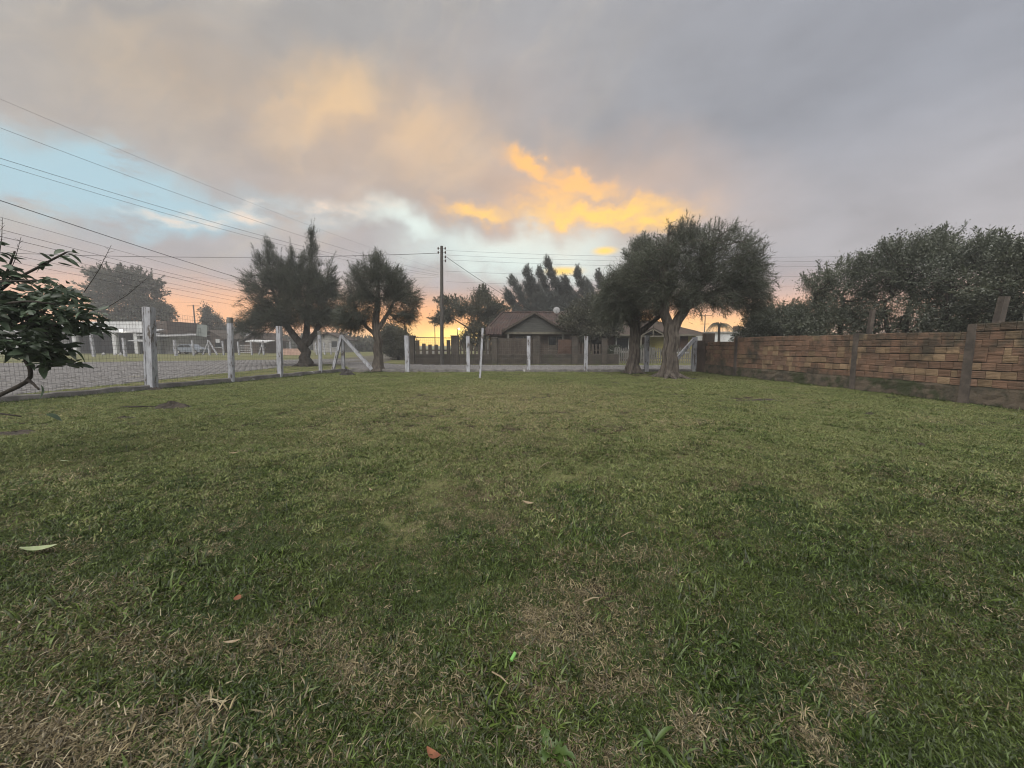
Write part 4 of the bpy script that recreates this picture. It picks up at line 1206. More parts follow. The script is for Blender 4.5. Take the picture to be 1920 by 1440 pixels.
b = MB(); b.bar((-.6, 31.2, 2.32), (6.4, 31.2, 2.32), .14, .18); b.build('beam', M['beam'], hc)
for x in (-1.95, -.3, 4.1, 6.3):
    b = MB(); b.bar((x, 31.2, 0), (x, 31.2, 2.23), .14, .14); b.build('porch_post', M['grey_wood'], hc)
for x in (.3, 3.0):
    b = MB(); b.box(x, x + 1.3, 31.94, 31.985, .9, 2.05); w_ = b.build('window', M['glass'], hc)
    b = MB()
    for q in (x, x + .65, x + 1.3): b.bar((q, 31.92, .86), (q, 31.92, 2.09), .07, .05)
    for z in (.88, 2.07): b.bar((x - .03, 31.905, z), (x + 1.33, 31.905, z), .05, .07)
    b.build('window_frame', M['beam'], w_)
b = MB(); b.box(5.0, 5.9, 31.94, 31.985, 0, 2.1); b.build('door', M['shutter'], hc)
dish = MB()
for k in range(5):
    r_ = .30 * k / 4
    for j in range(12):
        a_ = 2 * math.pi * j / 12; dish.v.append((3.95 + r_ * math.cos(a_), 34.6 + .5 * r_ * r_ - .1, 4.42 + r_ * math.sin(a_)))
for k in range(4):
    for j in range(12):
        dish.f.append((k * 12 + j, k * 12 + (j + 1) % 12, (k + 1) * 12 + (j + 1) % 12, (k + 1) * 12 + j))
sdh = thing('satellite_dish', 'pale round satellite dish on the tiled roof', 'satellite dish', (3.95, 34.8, 4.0))
dish.build('dish', M['metal_sheet'], sdh); b = MB(); b.tube([(3.95, 34.66, 4.5), (4.0, 34.95, 4.05)], .025, 5); b.build('mast', M['wire'], sdh)
b = MB(); b.tube([(3.95, 34.5, 4.2), (3.95, 34.15, 4.5)], .015, 5); b.build('arm', M['wire'], sdh)

# dark brick and plank street fence
fc = thing('plank_fence', 'dark brick and plank street fence in front of the tiled house', 'fence', (0, 27.5, 0))
FY = 27.5
b = MB(); b.box(-7.2, 7.6, FY - .10, FY + .10, -.06, .66); fw = b.build('base_wall', M['fence_brick'], fc)
b = MB(); b.box(-7.2, 7.6, FY - .13, FY + .13, .662, .72); b.build('coping', M['fence_brick'], fw)
for k in range(7):      # courses that stand proud
    b = MB(); b.box(-7.19, 7.59, FY - .118, FY - .101, .03 + k * .09, .085 + k * .09); b.build('brick_course', M['fence_brick'], fw)
PIL = [(-7.15, .44, 1.95), (-4.05, .5, 1.97), (-1.25, .40, 1.85), (1.72, .46, 1.95), (4.45, .40, 1.9), (6.55, .36, 1.75)]
for x, w, h in PIL:
    b = MB(); b.box(x - w / 2, x + w / 2, FY - .2, FY + .2, -.05, h); p_ = b.build('pillar', M['fence_brick'], fc)
    b = MB(); b.box(x - w / 2 - .05, x + w / 2 + .05, FY - .25, FY + .25, h + .002, h + .07); b.build('pillar_cap', M['fence_brick'], p_)
    b = MB()
    for k in range(10):
        b.box(x - w / 2 - .012, x + w / 2 + .012, FY - .212, FY + .15, .05 + k * h / 10, .05 + (k + .62) * h / 10)
    b.build('pillar_courses', M['fence_brick'], p_)
for i in range(len(PIL) - 1):
    xa, xb = PIL[i][0] + PIL[i][1] / 2, PIL[i + 1][0] - PIL[i + 1][1] / 2
    step, w = ((.39, .25) if i == 0 else (.24, .12))
    if i in (0, 1, 4):
        n = int((xb - xa) / step); st = (xb - xa) / n
        for k in range(n):
            xc = xa + st * (k + .5); f = (xc - (xa + xb) / 2) / ((xb - xa) / 2)
            top = (1.38 + .45 * f * f) if i == 0 else (1.35 + .40 * f * f if i == 1 else 1.45)
            b = MB(); b.box(xc - w / 2, xc + w / 2, FY - .03, FY + .03, .70, top + random.uniform(-.03, .03)); b.build('plank', M['dark_wood'], fc)
        b = MB(); b.bar((xa, FY + .05, 1.0), (xb, FY + .05, 1.0), .05, .08); b.build('rail', M['dark_wood'], fc)
    elif i == 2:
        for k in range(8):
            b = MB(); b.box(xa + .01, xb - .01, FY - .03 + (.01 if k % 2 else 0), FY + .03, .73 + k * .14, .73 + k * .14 + .125); b.build('board', M['dark_wood'], fc)
    else:
        for k in range(5):
            b = MB(); b.box(xa + .01, xa + 1.25, FY - .02, FY + .02, .73 + k * .13, .73 + k * .13 + .10); b.build('board', M['dark_wood'], fc)
        gt = MB(); gt.box(xa + 1.3, xb - .02, FY - .05, FY - .01, .74, 1.75); g_ = gt.build('gate', M['shutter'], fc)
        for k in range(6):
            b = MB(); xq = xa + 1.34 + k * .19; b.bar((xq, FY - .075, .78), (min(xq + .5, xb - .05), FY - .075, .78 + min(.5, xb - .05 - xq)), .02, .07); b.build('gate_board', M['shutter'], g_)
b = MB(); b.bar((-7.0, FY + .02, 1.90), (-4.2, FY + .02, 1.86), .035, .05); b.build('top_rail', M['dark_wood'], fc)

# ------------------------------------------------------------------ yellow house to the right
hr = thing('yellow_house', 'low house with yellow wall, brown shutter and gabled porch behind the big trees', 'house', (12, 36, 0))
b = MB(); b.box(8.2, 11.9, 33.5, 39.5, -.05, 2.25); b.build('wall', M['house_brick'], hr, label='brick part of the front wall')
b = MB(); b.box(11.902, 15.9, 33.5, 39.5, -.05, 2.25); b.build('wall', M['plaster_yellow'], hr, label='yellow part of the front wall')
b = MB(); tiled(b, (7.2, 32.8, 2.22), (16.7, 32.8, 2.22), (9.9, 36.5, 3.62), (13.4, 36.5, 3.62), 34, .04); tiled(b, (7.2, 40.2, 2.22), (16.7, 40.2, 2.22), (9.9, 36.5, 3.62), (13.4, 36.5, 3.62), 34, .04)
tiled(b, (7.2, 40.2, 2.22), (7.2, 32.8, 2.22), (9.9, 36.51, 3.62), (9.9, 36.49, 3.62), 26, .04); tiled(b, (16.7, 40.2, 2.22), (16.7, 32.8, 2.22), (13.4, 36.51, 3.62), (13.4, 36.49, 3.62), 26, .04)
b.build('roof', M['tile_brown'], hr)
b = MB(); b.bar((7.15, 32.74, 2.2), (16.75, 32.74, 2.2), .04, .14); b.build('fascia', M['beam'], hr)
b = MB(); b.box(9.0, 10.1, 33.44, 33.485, .8, 2.05); w_ = b.build('window', M['glass'], hr)
b = MB()
for q in (9.0, 10.1): b.bar((q, 33.42, .74), (q, 33.42, 2.1), .12, .06)
for z in (.78, 2.06): b.bar((8.95, 33.40, z), (10.15, 33.40, z), .06, .1)
b.build('window_frame', M['plaster_white'], w_)
b = MB(); b.box(14.0, 15.2, 33.42, 33.485, .75, 2.1); w_ = b.build('window', M['shutter'], hr)
for k in range(8):
    b = MB(); b.box(14.03, 15.17, 33.395, 33.418, .78 + k * .163, .78 + k * .163 + .13); b.build('shutter_slat', M['shutter'], w_)
b = MB(); b.box(13.85, 15.35, 33.30, 33.49, .64, .745); b.build('window_sill', M['plaster_white'], hr)
b = MB(); b.poly([(10.2, 31.2, 2.24), (11.35, 31.2, 2.78), (12.5, 31.2, 2.24), (12.5, 31.2, 2.16), (11.35, 31.2, 2.68), (10.2, 31.2, 2.16)], (0, 2.3, 0)); b.build('porch_roof', M['tile_brown'], hr)
b = MB(); b.bar((10.3, 31.18, 2.06), (12.4, 31.18, 2.06), .08, .1); b.bar((11.35, 31.17, 2.1), (11.35, 31.17, 2.66), .08, .08); b.bar((10.35, 31.16, 2.1), (11.35, 31.16, 2.62), .06, .07); b.bar((12.35, 31.16, 2.1), (11.35, 31.16, 2.62), .06, .07); b.build('porch_truss', M['beam'], hr)
for x in (10.4, 12.3):
    b = MB(); b.bar((x, 31.2, 0), (x, 31.2, 2.0), .12, .12); b.build('porch_post', M['beam'], hr)
b = MB(); b.box(10.6, 11.7, 33.46, 33.49, 0, 2.0); b.build('door', M['shutter'], hr)
pf_ = thing('picket_fence', 'weathered picket fence in front of the yellow house', 'fence', (11, 29.2, 0))
x = 7.75
while x < 14.2:
    b = MB(); h = 1.15 + random.uniform(-.06, .06)
    b.poly([(x, 29.18, -.05), (x + .09, 29.18, -.05), (x + .09, 29.18, h - .06), (x + .045, 29.18, h), (x, 29.18, h - .06)], (0, .025, 0)); b.build('picket', M['grey_wood'], pf_)
    x += .165
for z in (.35, .9):
    b = MB(); b.bar((7.7, 29.24, z), (14.2, 29.24, z), .05, .08); b.build('rail', M['grey_wood'], pf_)
tree('garden_tree', 'hazy broad tree hanging over the right half of the tiled roof', (5.9, 30.0, -.03),
     [[(0, 0, 0, .15), (-.05, 0, 1.4, .11), (-.2, 0, 2.6, .07), (-.3, 0, 4.0, .03)], [(-.05, 0, 1.5, .07), (.8, 0, 2.7, .05), (1.4, 0, 3.4, .02)], [(-.1, 0, 1.7, .07), (-1.1, 0, 2.8, .04), (-1.6, 0, 3.2, .02)]],
     [(-.5, 0, 3.7, 1.2, 1.0, .9, 110), (.8, 0, 3.4, 1.2, 1.0, .9, 110), (-1.4, 0, 3.1, .8, .8, .6, 55), (1.7, 0, 2.9, .8, .8, .7, 60), (.2, 0, 2.5, 1.4, 1.0, .6, 90), (.4, 0, 4.5, .8, .7, .5, 40)],
     dict(LEAFY, n=40, lmin=.10, lmax=.19, wmin=.05, wmax=.085, radius=.2), M['leaf_far'], M['bark_dark'], 47, wisps=.3, wlen=.6, shell=.45)
# shrubs in that garden
for k, (sx, sy, lb) in enumerate([(10.2, 29.9, 'dark garden shrub behind the picket fence left of the porch'), (8.0, 30.2, 'low garden shrub where the plank fence meets the picket fence')]):
    tree('garden_shrub', lb, (sx, sy, -.03), [[(0, 0, 0, .04), (0, 0, .5, .03), (0, 0, .9, .015)]], [(0, 0, .7, .9 - .2 * k, .5, .6, 120)], dict(LEAFY, n=36, lmin=.08, lmax=.16, wmin=.04, wmax=.07, radius=.12), M['leaf'], M['bark_dark'], 90 + k, cat='shrub', limb_r=.01)
wb = thing('white_building', 'plain pale wall of a building beyond the far end of the brick wall', 'building', (23, 42, 0))
b = MB(); b.box(20.6, 24.5, 40, 45, -.05, 2.55); b.build('wall', M['plaster_white'], wb)
b = MB(); b.box(20.5, 24.6, 39.9, 45.1, 2.552, 2.72); b.build('roof_edge', M['plaster_grey'], wb)
b = MB(); b.box(23.2, 23.7, 40.3, 40.8, 2.722, 3.3); b.build('chimney', M['house_brick'], wb)


def palm(x, y, h, label):
    rt = thing('palm_tree', label, 'palm', (x, y, 0)); random.seed(5)
    b = MB(); b.tube([(x, y, -.05), (x + .05, y, h * .5), (x, y, h)], [.13, .10, .09], 8, True, .06); b.build('trunk', M['bark_dark'], rt)
    for k in range(11):
        a_ = k * 2 * math.pi / 11 + random.uniform(-.2, .2); ln = random.uniform(.85, 1.3); up = random.uniform(.1, 1.5)
        m = MB(); pts = []
        for q in range(8):
            f = q / 7; pts.append(Vector((x + math.cos(a_) * ln * f, y + math.sin(a_) * ln * f, h + up * f * 0.9 - 1.5 * up * f * f * .9 - .25 * f * f)))
        m.tube(pts, [.018, .015, .013, .011, .009, .007, .005, .004], 3, False)
        side = Vector((-math.sin(a_), math.cos(a_), 0))
        for q in range(1, 8):
            for r_ in range(3):
                p = pts[q - 1].lerp(pts[q], r_ / 3); d = (pts[q] - pts[q - 1]).normalized()
                for sg in (-1, 1):
                    e = p + side * sg * .14 + d * .16 + Vector((0, 0, -.34))
                    i = len(m.v); m.v += [tuple(p), tuple(p + d * .035), tuple(e)]; m.f.append((i, i + 1, i + 2))
        m.build('frond', M['needle'], rt)


palm(16.1, 30.2, 2.95, 'small palm with drooping fronds against the orange sky by the wall end')


# ------------------------------------------------------------------ far side of the left street
gr = thing('garage', 'long low white garage with four grey columns and a dark open front', 'garage', (-61, 63, 0))
def gx(u, y=62): return (u - 960) / 721 * y
b = MB(); b.box(gx(128), gx(300), 62.5, 70, -.05, 4.6); b.build('wall', M['dark'], gr)  # solid block, the shade of the open front is in its colour
b = MB(); b.box(gx(132), gx(302), 61.2, 70.2, 3.85, 5.0); b.build('parapet', M['plaster_white'], gr)
b = MB(); b.quadbox([(gx(120), 59.2, 3.15), (gx(322), 59.2, 3.15), (gx(322), 61.19, 3.7), (gx(120), 61.19, 3.7)], [(gx(120), 59.2, 3.27), (gx(322), 59.2, 3.27), (gx(322), 61.19, 3.84), (gx(120), 61.19, 3.84)]); b.build('awning', M['metal_sheet'], gr)
for u in (148, 222, 262, 300):
    b = MB(); xx = gx(u, 59.6); b.box(xx - .28, xx + .28, 59.3, 59.8, -.05, 3.13); b.build('column', M['plaster_white'], gr)
b = MB(); b.box(gx(300) + .01, gx(322), 61.8, 68, -.05, 5.1); b.build('side_wall', M['house_brick'], gr)
for k in range(3):
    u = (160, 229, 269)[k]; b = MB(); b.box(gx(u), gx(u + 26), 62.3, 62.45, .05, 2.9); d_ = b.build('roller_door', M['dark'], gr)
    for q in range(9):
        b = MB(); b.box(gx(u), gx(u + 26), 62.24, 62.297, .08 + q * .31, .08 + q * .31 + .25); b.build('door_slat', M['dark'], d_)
lm = thing('wall_lamp', 'small lit lamp under the white garage awning', 'lamp', (gx(236, 59.2), 59.1, 3.3))
b = MB(); b.tube([(gx(236, 59.2), 59.0, 3.45), (gx(236, 59.2), 59.0, 3.65)], [.16, .2], 8); b.build('bulb', M['lamp_on'], lm)
b = MB(); b.bar((gx(236, 59.2), 59.15, 3.3), (gx(236, 59.2), 59.02, 3.72), .05); b.build('bracket', M['wire'], lm)
an = thing('shed', 'low grey shed with a sloping sheet roof right of the garage', 'shed', (-51, 62, 0))
b = MB(); b.box(gx(303), gx(356), 60.2, 66, -.05, 2.7); b.build('wall', M['plaster_grey'], an)
b = MB(); b.quadbox([(gx(300), 58.2, 2.72), (gx(360), 58.2, 2.55), (gx(362), 66.5, 2.9), (gx(300), 66.5, 3.3)], [(gx(300), 58.2, 2.86), (gx(360), 58.2, 2.69), (gx(362), 66.5, 3.04), (gx(300), 66.5, 3.44)]); b.build('roof', M['metal_sheet'], an)
b = MB(); b.quadbox([(gx(301), 57.0, 1.9), (gx(338), 57.0, 1.75), (gx(338), 60.1, 2.15), (gx(301), 60.1, 2.3)], [(gx(301), 57.0, 1.98), (gx(338), 57.0, 1.83), (gx(338), 60.1, 2.23), (gx(301), 60.1, 2.38)]); b.build('canopy', M['metal_sheet'], an)
for u in (306, 318, 336):
    b = MB(); b.box(gx(u) - .1, gx(u) + .1, 58.2, 58.4, -.05, 1.85); b.build('canopy_post', M['grey_wood'], an)
b = MB(); b.box(gx(312), gx(322), 60.12, 60.19, 0, 1.9); b.build('door', M['dark'], an)
wh = thing('white_house', 'white house half hidden by the shrub at the left edge', 'house', (-84, 64, 0))
b = MB(); b.box(-100, gx(66), 62, 72, -.05, 3.3); b.build('wall', M['plaster_white'], wh)
b = MB(); b.quadbox([(-101, 61.4, 3.32), (gx(70), 61.4, 3.32), (gx(70), 72, 3.32), (-101, 72, 3.32)], [(-97, 65, 4.6), (gx(58), 65, 4.6), (gx(58), 69, 4.6), (-97, 69, 4.6)]); b.build('roof', M['metal_sheet'], wh)
for u in (-20, 12, 44):
    b = MB(); b.box(gx(u), gx(u + 14), 61.93, 61.98, .9, 2.4); w_ = b.build('window', M['glass'], wh)
    b = MB()
    for z in (.86, 2.44): b.bar((gx(u) - .1, 61.91, z), (gx(u + 14) + .1, 61.91, z), .06, .1)
    b.build('window_frame', M['plaster_grey'], w_)
def hut(name, label, u0, u1, y, h, ridge, wm, rm):
    o = thing(name, label, 'house', (gx((u0 + u1) / 2, y), y + 2, 0)); xa, xb = gx(u0, y), gx(u1, y); xm = (xa + xb) / 2
    b = MB(); b.box(xa + .4, xb - .4, y, y + 5, -.05, h); b.build('wall', wm, o)
    b = MB(); b.poly([(xa, y - .5, h - .1), (xm, y - .5, ridge), (xb, y - .5, h - .1), (xb, y - .5, h + .08), (xm, y - .5, ridge + .2), (xa, y - .5, h + .08)], (0, 6, 0)); b.build('roof', rm, o)
    b = MB(); b.poly([(xa + .4, y + .002, h), (xm, y + .002, ridge - .15), (xb - .4, y + .002, h)], (0, 4.9, 0)); b.build('gable', wm, o)
    b = MB(); b.box(xm + .6, xm + 1.6, y - .05, y - .004, .9, 2.0); w_ = b.build('window', M['glass'], o)
    b = MB(); b.bar((xm + .5, y - .08, .86), (xm + 1.7, y - .08, .86), .06, .1); b.build('window_sill', M['plaster_white'], w_)
    return o
h1 = hut('dark_house', 'dark gabled house behind the white brace of the far fence', 372, 428, 66, 2.3, 3.7, M['house_brick'], M['dark_wood'])
b = MB(); b.box(gx(409, 66), gx(417, 66), 65.85, 65.93, 1.7, 2.3); b.build('sign_board', M['plaster_white'], h1)
h2 = hut('dark_house', 'small dark house with a white awning beyond the log post', 455, 510, 64, 1.9, 3.2, M['house_brick'], M['tile_brown'])
b = MB(); b.quadbox([(gx(466, 62), 61.6, 1.85), (gx(505, 62), 61.6, 1.7), (gx(505, 62), 63.9, 1.95), (gx(466, 62), 63.9, 2.1)], [(gx(466, 62), 61.6, 1.98), (gx(505, 62), 61.6, 1.83), (gx(505, 62), 63.9, 2.08), (gx(466, 62), 63.9, 2.23)]); b.build('awning', M['plaster_white'], h2)
hut('grey_house', 'grey roofed house farthest back between the garage and the spiky tree', 398, 470, 84, 3.1, 5.0, M['plaster_grey'], M['metal_sheet'])
hut('grey_house', 'low grey house seen under the crown of the spiky tree', 585, 650, 70, 2.2, 3.4, M['plaster_grey'], M['tile_brown'])
b = MB(); b.box(gx(532, 52), gx(566, 52), 52, 52.3, -.05, .85); tag(b.build('low_wall', M['pink_wall']), 'low pinkish wall beside the street beyond the left fence', 'wall')

ff = thing('far_fence', 'line of white posts with a gate along the far side of the left street', 'fence', (-42, 50, 0))
FP = [(178, 46.0, 2.7), (237, 46.5, 2.2), (332, 49.5, 2.0), (365, 50.5, 2.0), (395, 51.5, 2.0), (421, 52.5, 1.9), (450, 53, 1.8), (474, 53.5, 1.8), (496, 54, 1.8), (547, 54.5, 1.8), (595, 55, 1.7), (610, 55.5, 1.7), (622, 56, 1.6)]
for u, y, h in FP:
    x = gx(u, y); r_ = .13 if u < 340 else .095
    b = MB(); b.quadbox([(x - r_, y - r_, -.1), (x + r_, y - r_, -.1), (x + r_, y + r_, -.1), (x - r_, y + r_, -.1)], [(x - r_ - .05, y - r_, h), (x + r_ - .08, y - r_, h), (x + r_ - .08, y + r_, h), (x - r_ - .05, y + r_, h)]); b.build('post', M['white_wood'], ff)
for u, y, (ua, ub) in ((395, 51.4, (382, 409)), (496, 53.9, (487, 487))):
    for q in sorted({ua, ub}):
        b = MB(); b.bar((gx(u, y), y, 1.9), (gx(q, y), y, 0.03), .14, .14); b.build('brace', M['white_wood'], ff)
gt = MB()
for k in range(5): gt.bar((gx(451, 53), 53.1, .3 + k * .25), (gx(473, 53.4), 53.4, .3 + k * .25), .05, .06)
gt.build('gate', M['plaster_white'], ff)
for k in range(4):
    b = MB()
    for (u, y, h), (u2, y2, h2_) in zip(FP[:-1], FP[1:]):
        z = .35 + k * .4
        if (u, u2) != (450, 474):
            b.tube([(gx(u, y), y, z), (gx(u2, y2), y2, z)], .006, 3, False)
    b.build('fence_wire', M['wire'], ff)
for k, (u, y, s, lb) in enumerate([(139, 50, .32, 'white painted stone, leftmost of the row before the garage'), (196, 52, .30, 'white painted stone in front of the first garage column'), (218, 52, .26, 'white painted stone between the garage columns'),
                                    (228, 52, .30, 'upright white stone beside the short fence post'), (278, 47, .28, 'flat white stone right of the garage columns')]):
    b = MB()
    x = gx(u, y)
    b.tube([(x, y, -.05), (x, y, s * .5), (x + .05, y, s)], [s * .7, s * .6, s * .2], 7, True, .15)
    tag(b.build('white_stone', M['white_rock'], None, True), lb, 'stone', 'white stones along the garage front')
# parked car by the shed
cr_ = thing('parked_car', 'grey-blue car parked between the shed and the white brace', 'car', (-47.5, 57, 0))
cx, cy = -47.4, 57.0
b = MB(); prof = [(-1.95, .35), (1.95, .35), (1.98, .7), (1.75, .9), (1.0, .98), (.45, 1.42), (-.9, 1.45), (-1.55, 1.02), (-1.95, .92)]
b.poly([(cx + px, cy - .8, pz) for px, pz in prof], (0, 1.6, 0)); b.build('body', M['car_paint'], cr_)
for a0, a1 in ((-1.25, -.35), (-.25, .62)):
    b = MB(); b.poly([(cx + a0, cy - .812, 1.0), (cx + a1, cy - .812, 1.0), (cx + min(a1, .4), cy - .812, 1.36), (cx + max(a0 + .25, -.9) if a0 < -1 else cx + a0, cy - .812, 1.36)], (0, .01, 0)); b.build('window', M['glass'], cr_)
for px in (-1.25, 1.25):
    for py in (-.78, .62):
        b = MB(); b.tube([(cx + px, cy + py - .04, .32), (cx + px, cy + py + .18, .32)], .32, 14); wv = b.build('wheel', M['tyre'], cr_)
        b = MB(); b.tube([(cx + px, cy + py - .055, .32), (cx + px, cy + py - .03, .32)], .19, 10); b.build('rim', M['plaster_grey'], wv)
b = MB(); b.box(cx + 1.9, cx + 2.0, cy - .7, cy - .4, .66, .8); b.build('headlight', M['plaster_white'], cr_)

# ------------------------------------------------------------------ power poles and lines
def pole(x, y, h, label, r=.13, top=(0, 0), arm=None, name='power_pole', ins=True):
    o = thing(name, label, 'pole', (x, y, 0), 'power poles')
    b = MB(); b.tube([(x, y, -.05), (x + top[0] * .5, y, h * .5), (x + top[0], y, h)], [r, r * .85, r * .68], 9, True, .03); b.build('shaft', M['pole_wood'] if ins else M['dark_wood'], o)
    xt = x + top[0]
    if arm:
        b = MB(); b.bar((xt - arm, y - .05, h - .25), (xt + arm, y - .05, h - .25), .09, .11); b.build('crossarm', M['dark_wood'], o)
    if ins:
        for k, z in enumerate((h - .15, h - .42, h - .72, h - .98)):
            for s in ((-1, 1) if k < 2 else (1,)):
                b = MB(); b.tube([(xt + s * .24, y, z - .09), (xt + s * .24, y, z - .03), (xt + s * .24, y, z + .03), (xt + s * .24, y, z + .09)], [.03, .055, .045, .03], 8); q = b.build('insulator', M['porcelain'], o)
                b = MB(); b.bar((xt, y, z), (xt + s * .22, y, z), .02); b.build('bracket', M['wire'], q)
    return o


pole(-4.92, 27.0, 8.07, 'tall power pole with porcelain insulators in front of the plank fence', .14, (.13, 0))
pole(-14.0, 9.2, 8.4, 'power pole on the verge outside the left edge of the view', .14)
pole(-40.0, 26.0, 8.2, 'power pole across the street outside the left edge of the view', .14)
pole(-19.3, 70.0, 7.4, 'reddish distant pole beside the round bush', .12, (0, 0), None, ins=False)
pole(-17.9, 90.0, 7.6, 'distant pole with a crossarm in the yellow glow', .11, (0, 0), 1.6, ins=False)
pole(-77.5, 95.0, 11.0, 'distant pole with a crossarm beside the small sparse tree', .2, (0, 0), 1.5, ins=False)
o = pole(39.7, 80.0, 7.6, 'distant pole with two crossarms left of the palm', .13, (0, 0), 1.3, ins=False)
b = MB(); b.bar((38.8, 79.95, 5.6), (40.6, 79.95, 5.6), .08, .1); b.build('crossarm', M['dark_wood'], o)
pole(34.0, 27.0, 8.2, 'power pole hidden behind the bushy trees', .14)
sl = thing('street_lamp', 'far street lamp already lit beside the broad tree', 'street lamp', (-8.6, 61, 0))
b = MB(); b.tube([(-8.6, 61, 0), (-8.6, 61, 4.0)], .07, 6); b.build('mast', M['dark_wood'], sl)
b = MB(); b.bar((-8.6, 61, 4.0), (-8.3, 60.8, 3.95), .05); b.build('arm', M['dark_wood'], sl)
b = MB(); b.tube([(-8.3, 60.8, 3.72), (-8.3, 60.8, 3.82), (-8.3, 60.8, 3.92)], [.09, .14, .08], 8); b.build('bulb', M['lamp_on'], sl)


def wire(a, b, sag, r, label, group='power lines overhead'):
    a = Vector(a); b = Vector(b); pts = []
    for k in range(25):
        f = k / 24; p = a.lerp(b, f); p.z -= sag * 4 * f * (1 - f); pts.append(p)
    m = MB(); m.tube(pts, r, 4, False)
    return tag(m.build('power_line', M['cable']), label, 'power line', group)


A0 = (-4.79 - .24, 27.0); A1 = (-4.79 + .24, 27.0)
wire((*A0, 7.60), (-40.0, 26.0, 7.7), .42, .016, 'thick black line crossing level from the tall pole to the left edge', 'power lines to the left')
wire((*A0, 6.55), (-14.0, 9.2, 7.95), .35, .0028, 'highest thin line climbing from the tall pole to the upper left corner', 'power lines to the left')
wire((*A0, 6.30), (-14.0, 9.2, 7.2), .45, .0045, 'thin line above the blue gap, second from the top', 'power lines to the left')
wire((*A0, 6.15), (-14.0, 9.2, 6.35), .40, .006, 'thin line passing along the lower edge of the blue gap', 'power lines to the left')
wire((*A0, 6.05), (-14.0, 9.2, 6.2), .44, .005, 'thin line just below the blue gap, twin of its neighbour above', 'power lines to the left')
P3 = (-19.3, 70.0)
wire((*P3, 7.2), (-14.0, 9.2, 5.45), 1.15, .011, 'thick black line slanting down from the left edge to behind the spiky tree', 'power lines to the left')
for k, (z0, z1, sg, r_, lb) in enumerate([(7.0, 4.95, .9, .005, 'thin line first below the thick black slanting line'), (6.6, 4.62, .95, .006, 'thin line second below the thick black slanting line'), (6.5, 4.42, .9, .007, 'dark thin line third below the thick black slanting line'),
                                      (6.2, 4.2, 1.0, .005, 'thin line fourth below the thick black slanting line'), (6.0, 4.0, 1.0, .006, 'thin line fifth below the thick black slanting line'), (5.6, 3.8, 1.0, .005, 'lowest thin line of the slanting bundle on the left')]):
    wire((*P3, z0), (-14.0, 9.2, z1), sg, r_, lb, 'power lines to the left')
for k, (z0, z1, lb) in enumerate([(7.78, 7.75, 'topmost line running level from the tall pole to the right'), (7.48, 7.45, 'second line down running level to the right of the tall pole'), (7.16, 7.1, 'third line down running level to the right of the tall pole'),
                                  (6.4, 6.5, 'fourth line down running right, below the insulators'), (5.7, 5.9, 'lowest line running right from the tall pole')]):
    wire((*A1, z0), (34, 27, z1), .45, .006, lb, 'power lines to the right')
for k, (z0, z1, lb) in enumerate([(6.0, 6.6, 'thin level line left of the pole through the rounded wispy tree'), (5.3, 5.8, 'second thin level line left of the pole'), (4.4, 4.9, 'lowest thin level line left of the pole')]):
    wire((*A0, z0), (-40, 26, z1), .4, .004, lb, 'power lines to the left')
wire((*A1, 7.4), (1.78, 33.2, 4.2), .15, .014, 'house line slanting down from the tall pole to the tiled roof', 'power lines to the right')

# ------------------------------------------------------------------ big-leaved shrub at the left edge
sh = thing('leafy_shrub', 'shrub with large dark oval leaves and crooked bare branches at the left edge', 'shrub', (-6.9, 4.5, 0))
random.seed(12)
br = MB()
def limb(pts, r0, r1):
    pts = [Vector(p) for p in pts]; n = len(pts)
    out = []
    for k in range(n - 1):
        for q in range(3):
            t_ = q / 3
            p0 = pts[max(k - 1, 0)]; p1 = pts[k]; p2 = pts[k + 1]; p3 = pts[min(k + 2, n - 1)]
            out.append(0.5 * ((2 * p1) + (p2 - p0) * t_ + (2 * p0 - 5 * p1 + 4 * p2 - p3) * t_ * t_ + (3 * p1 - p0 - 3 * p2 + p3) * t_ ** 3))
    out.append(pts[-1])
    br.tube(out, [(r0 + (r1 - r0) * (k / (len(out) - 1)) ** .6) * .72 for k in range(len(out))], 8, True, .10, .08)
    return out
Y0 = 4.35
limb([(-7.2, 4.5, -.05), (-6.9, 4.5, .35), (-6.3, 4.4, .62), (-5.9, 4.35, .80), (-5.52, 4.35, .98), (-5.46, 4.35, 1.12), (-5.50, 4.35, 1.26), (-5.38, 4.35, 1.42), (-5.18, 4.35, 1.56), (-5.0, 4.4, 1.75)], .046, .02)
limb([(-5.30, 4.35, 1.48), (-5.22, 4.32, 1.38), (-5.14, 4.3, 1.22)], .017, .010)
limb([(-5.5, 4.35, 1.0), (-5.38, 4.3, .96), (-5.30, 4.28, .90)], .03, .012)
limb([(-7.1, 4.5, .1), (-6.7, 4.5, 1.0), (-6.2, 4.45, 1.45), (-5.7, 4.4, 1.62), (-5.2, 4.35, 1.78)], .06, .02)
limb([(-6.9, 4.5, .7), (-6.4, 4.6, 1.5), (-5.9, 4.5, 2.0), (-5.3, 4.4, 2.25), (-4.95, 4.4, 2.42)], .05, .012)
limb([(-6.4, 4.6, 1.5), (-6.1, 4.3, 1.9), (-5.6, 4.2, 2.05), (-5.0, 4.2, 2.08)], .03, .012)
limb([(-6.4, 4.6, 1.5), (-6.2, 4.8, 2.2), (-5.9, 4.7, 2.5)], .03, .012)
limb([(-6.0, 4.45, 1.52), (-5.6, 4.2, 1.78), (-5.1, 4.1, 1.85), (-4.8, 4.1, 1.82)], .03, .01)
limb([(-6.6, 4.45, .50), (-6.2, 4.3, .60), (-5.85, 4.25, .64), (-5.5, 4.25, .60)], .035, .010)
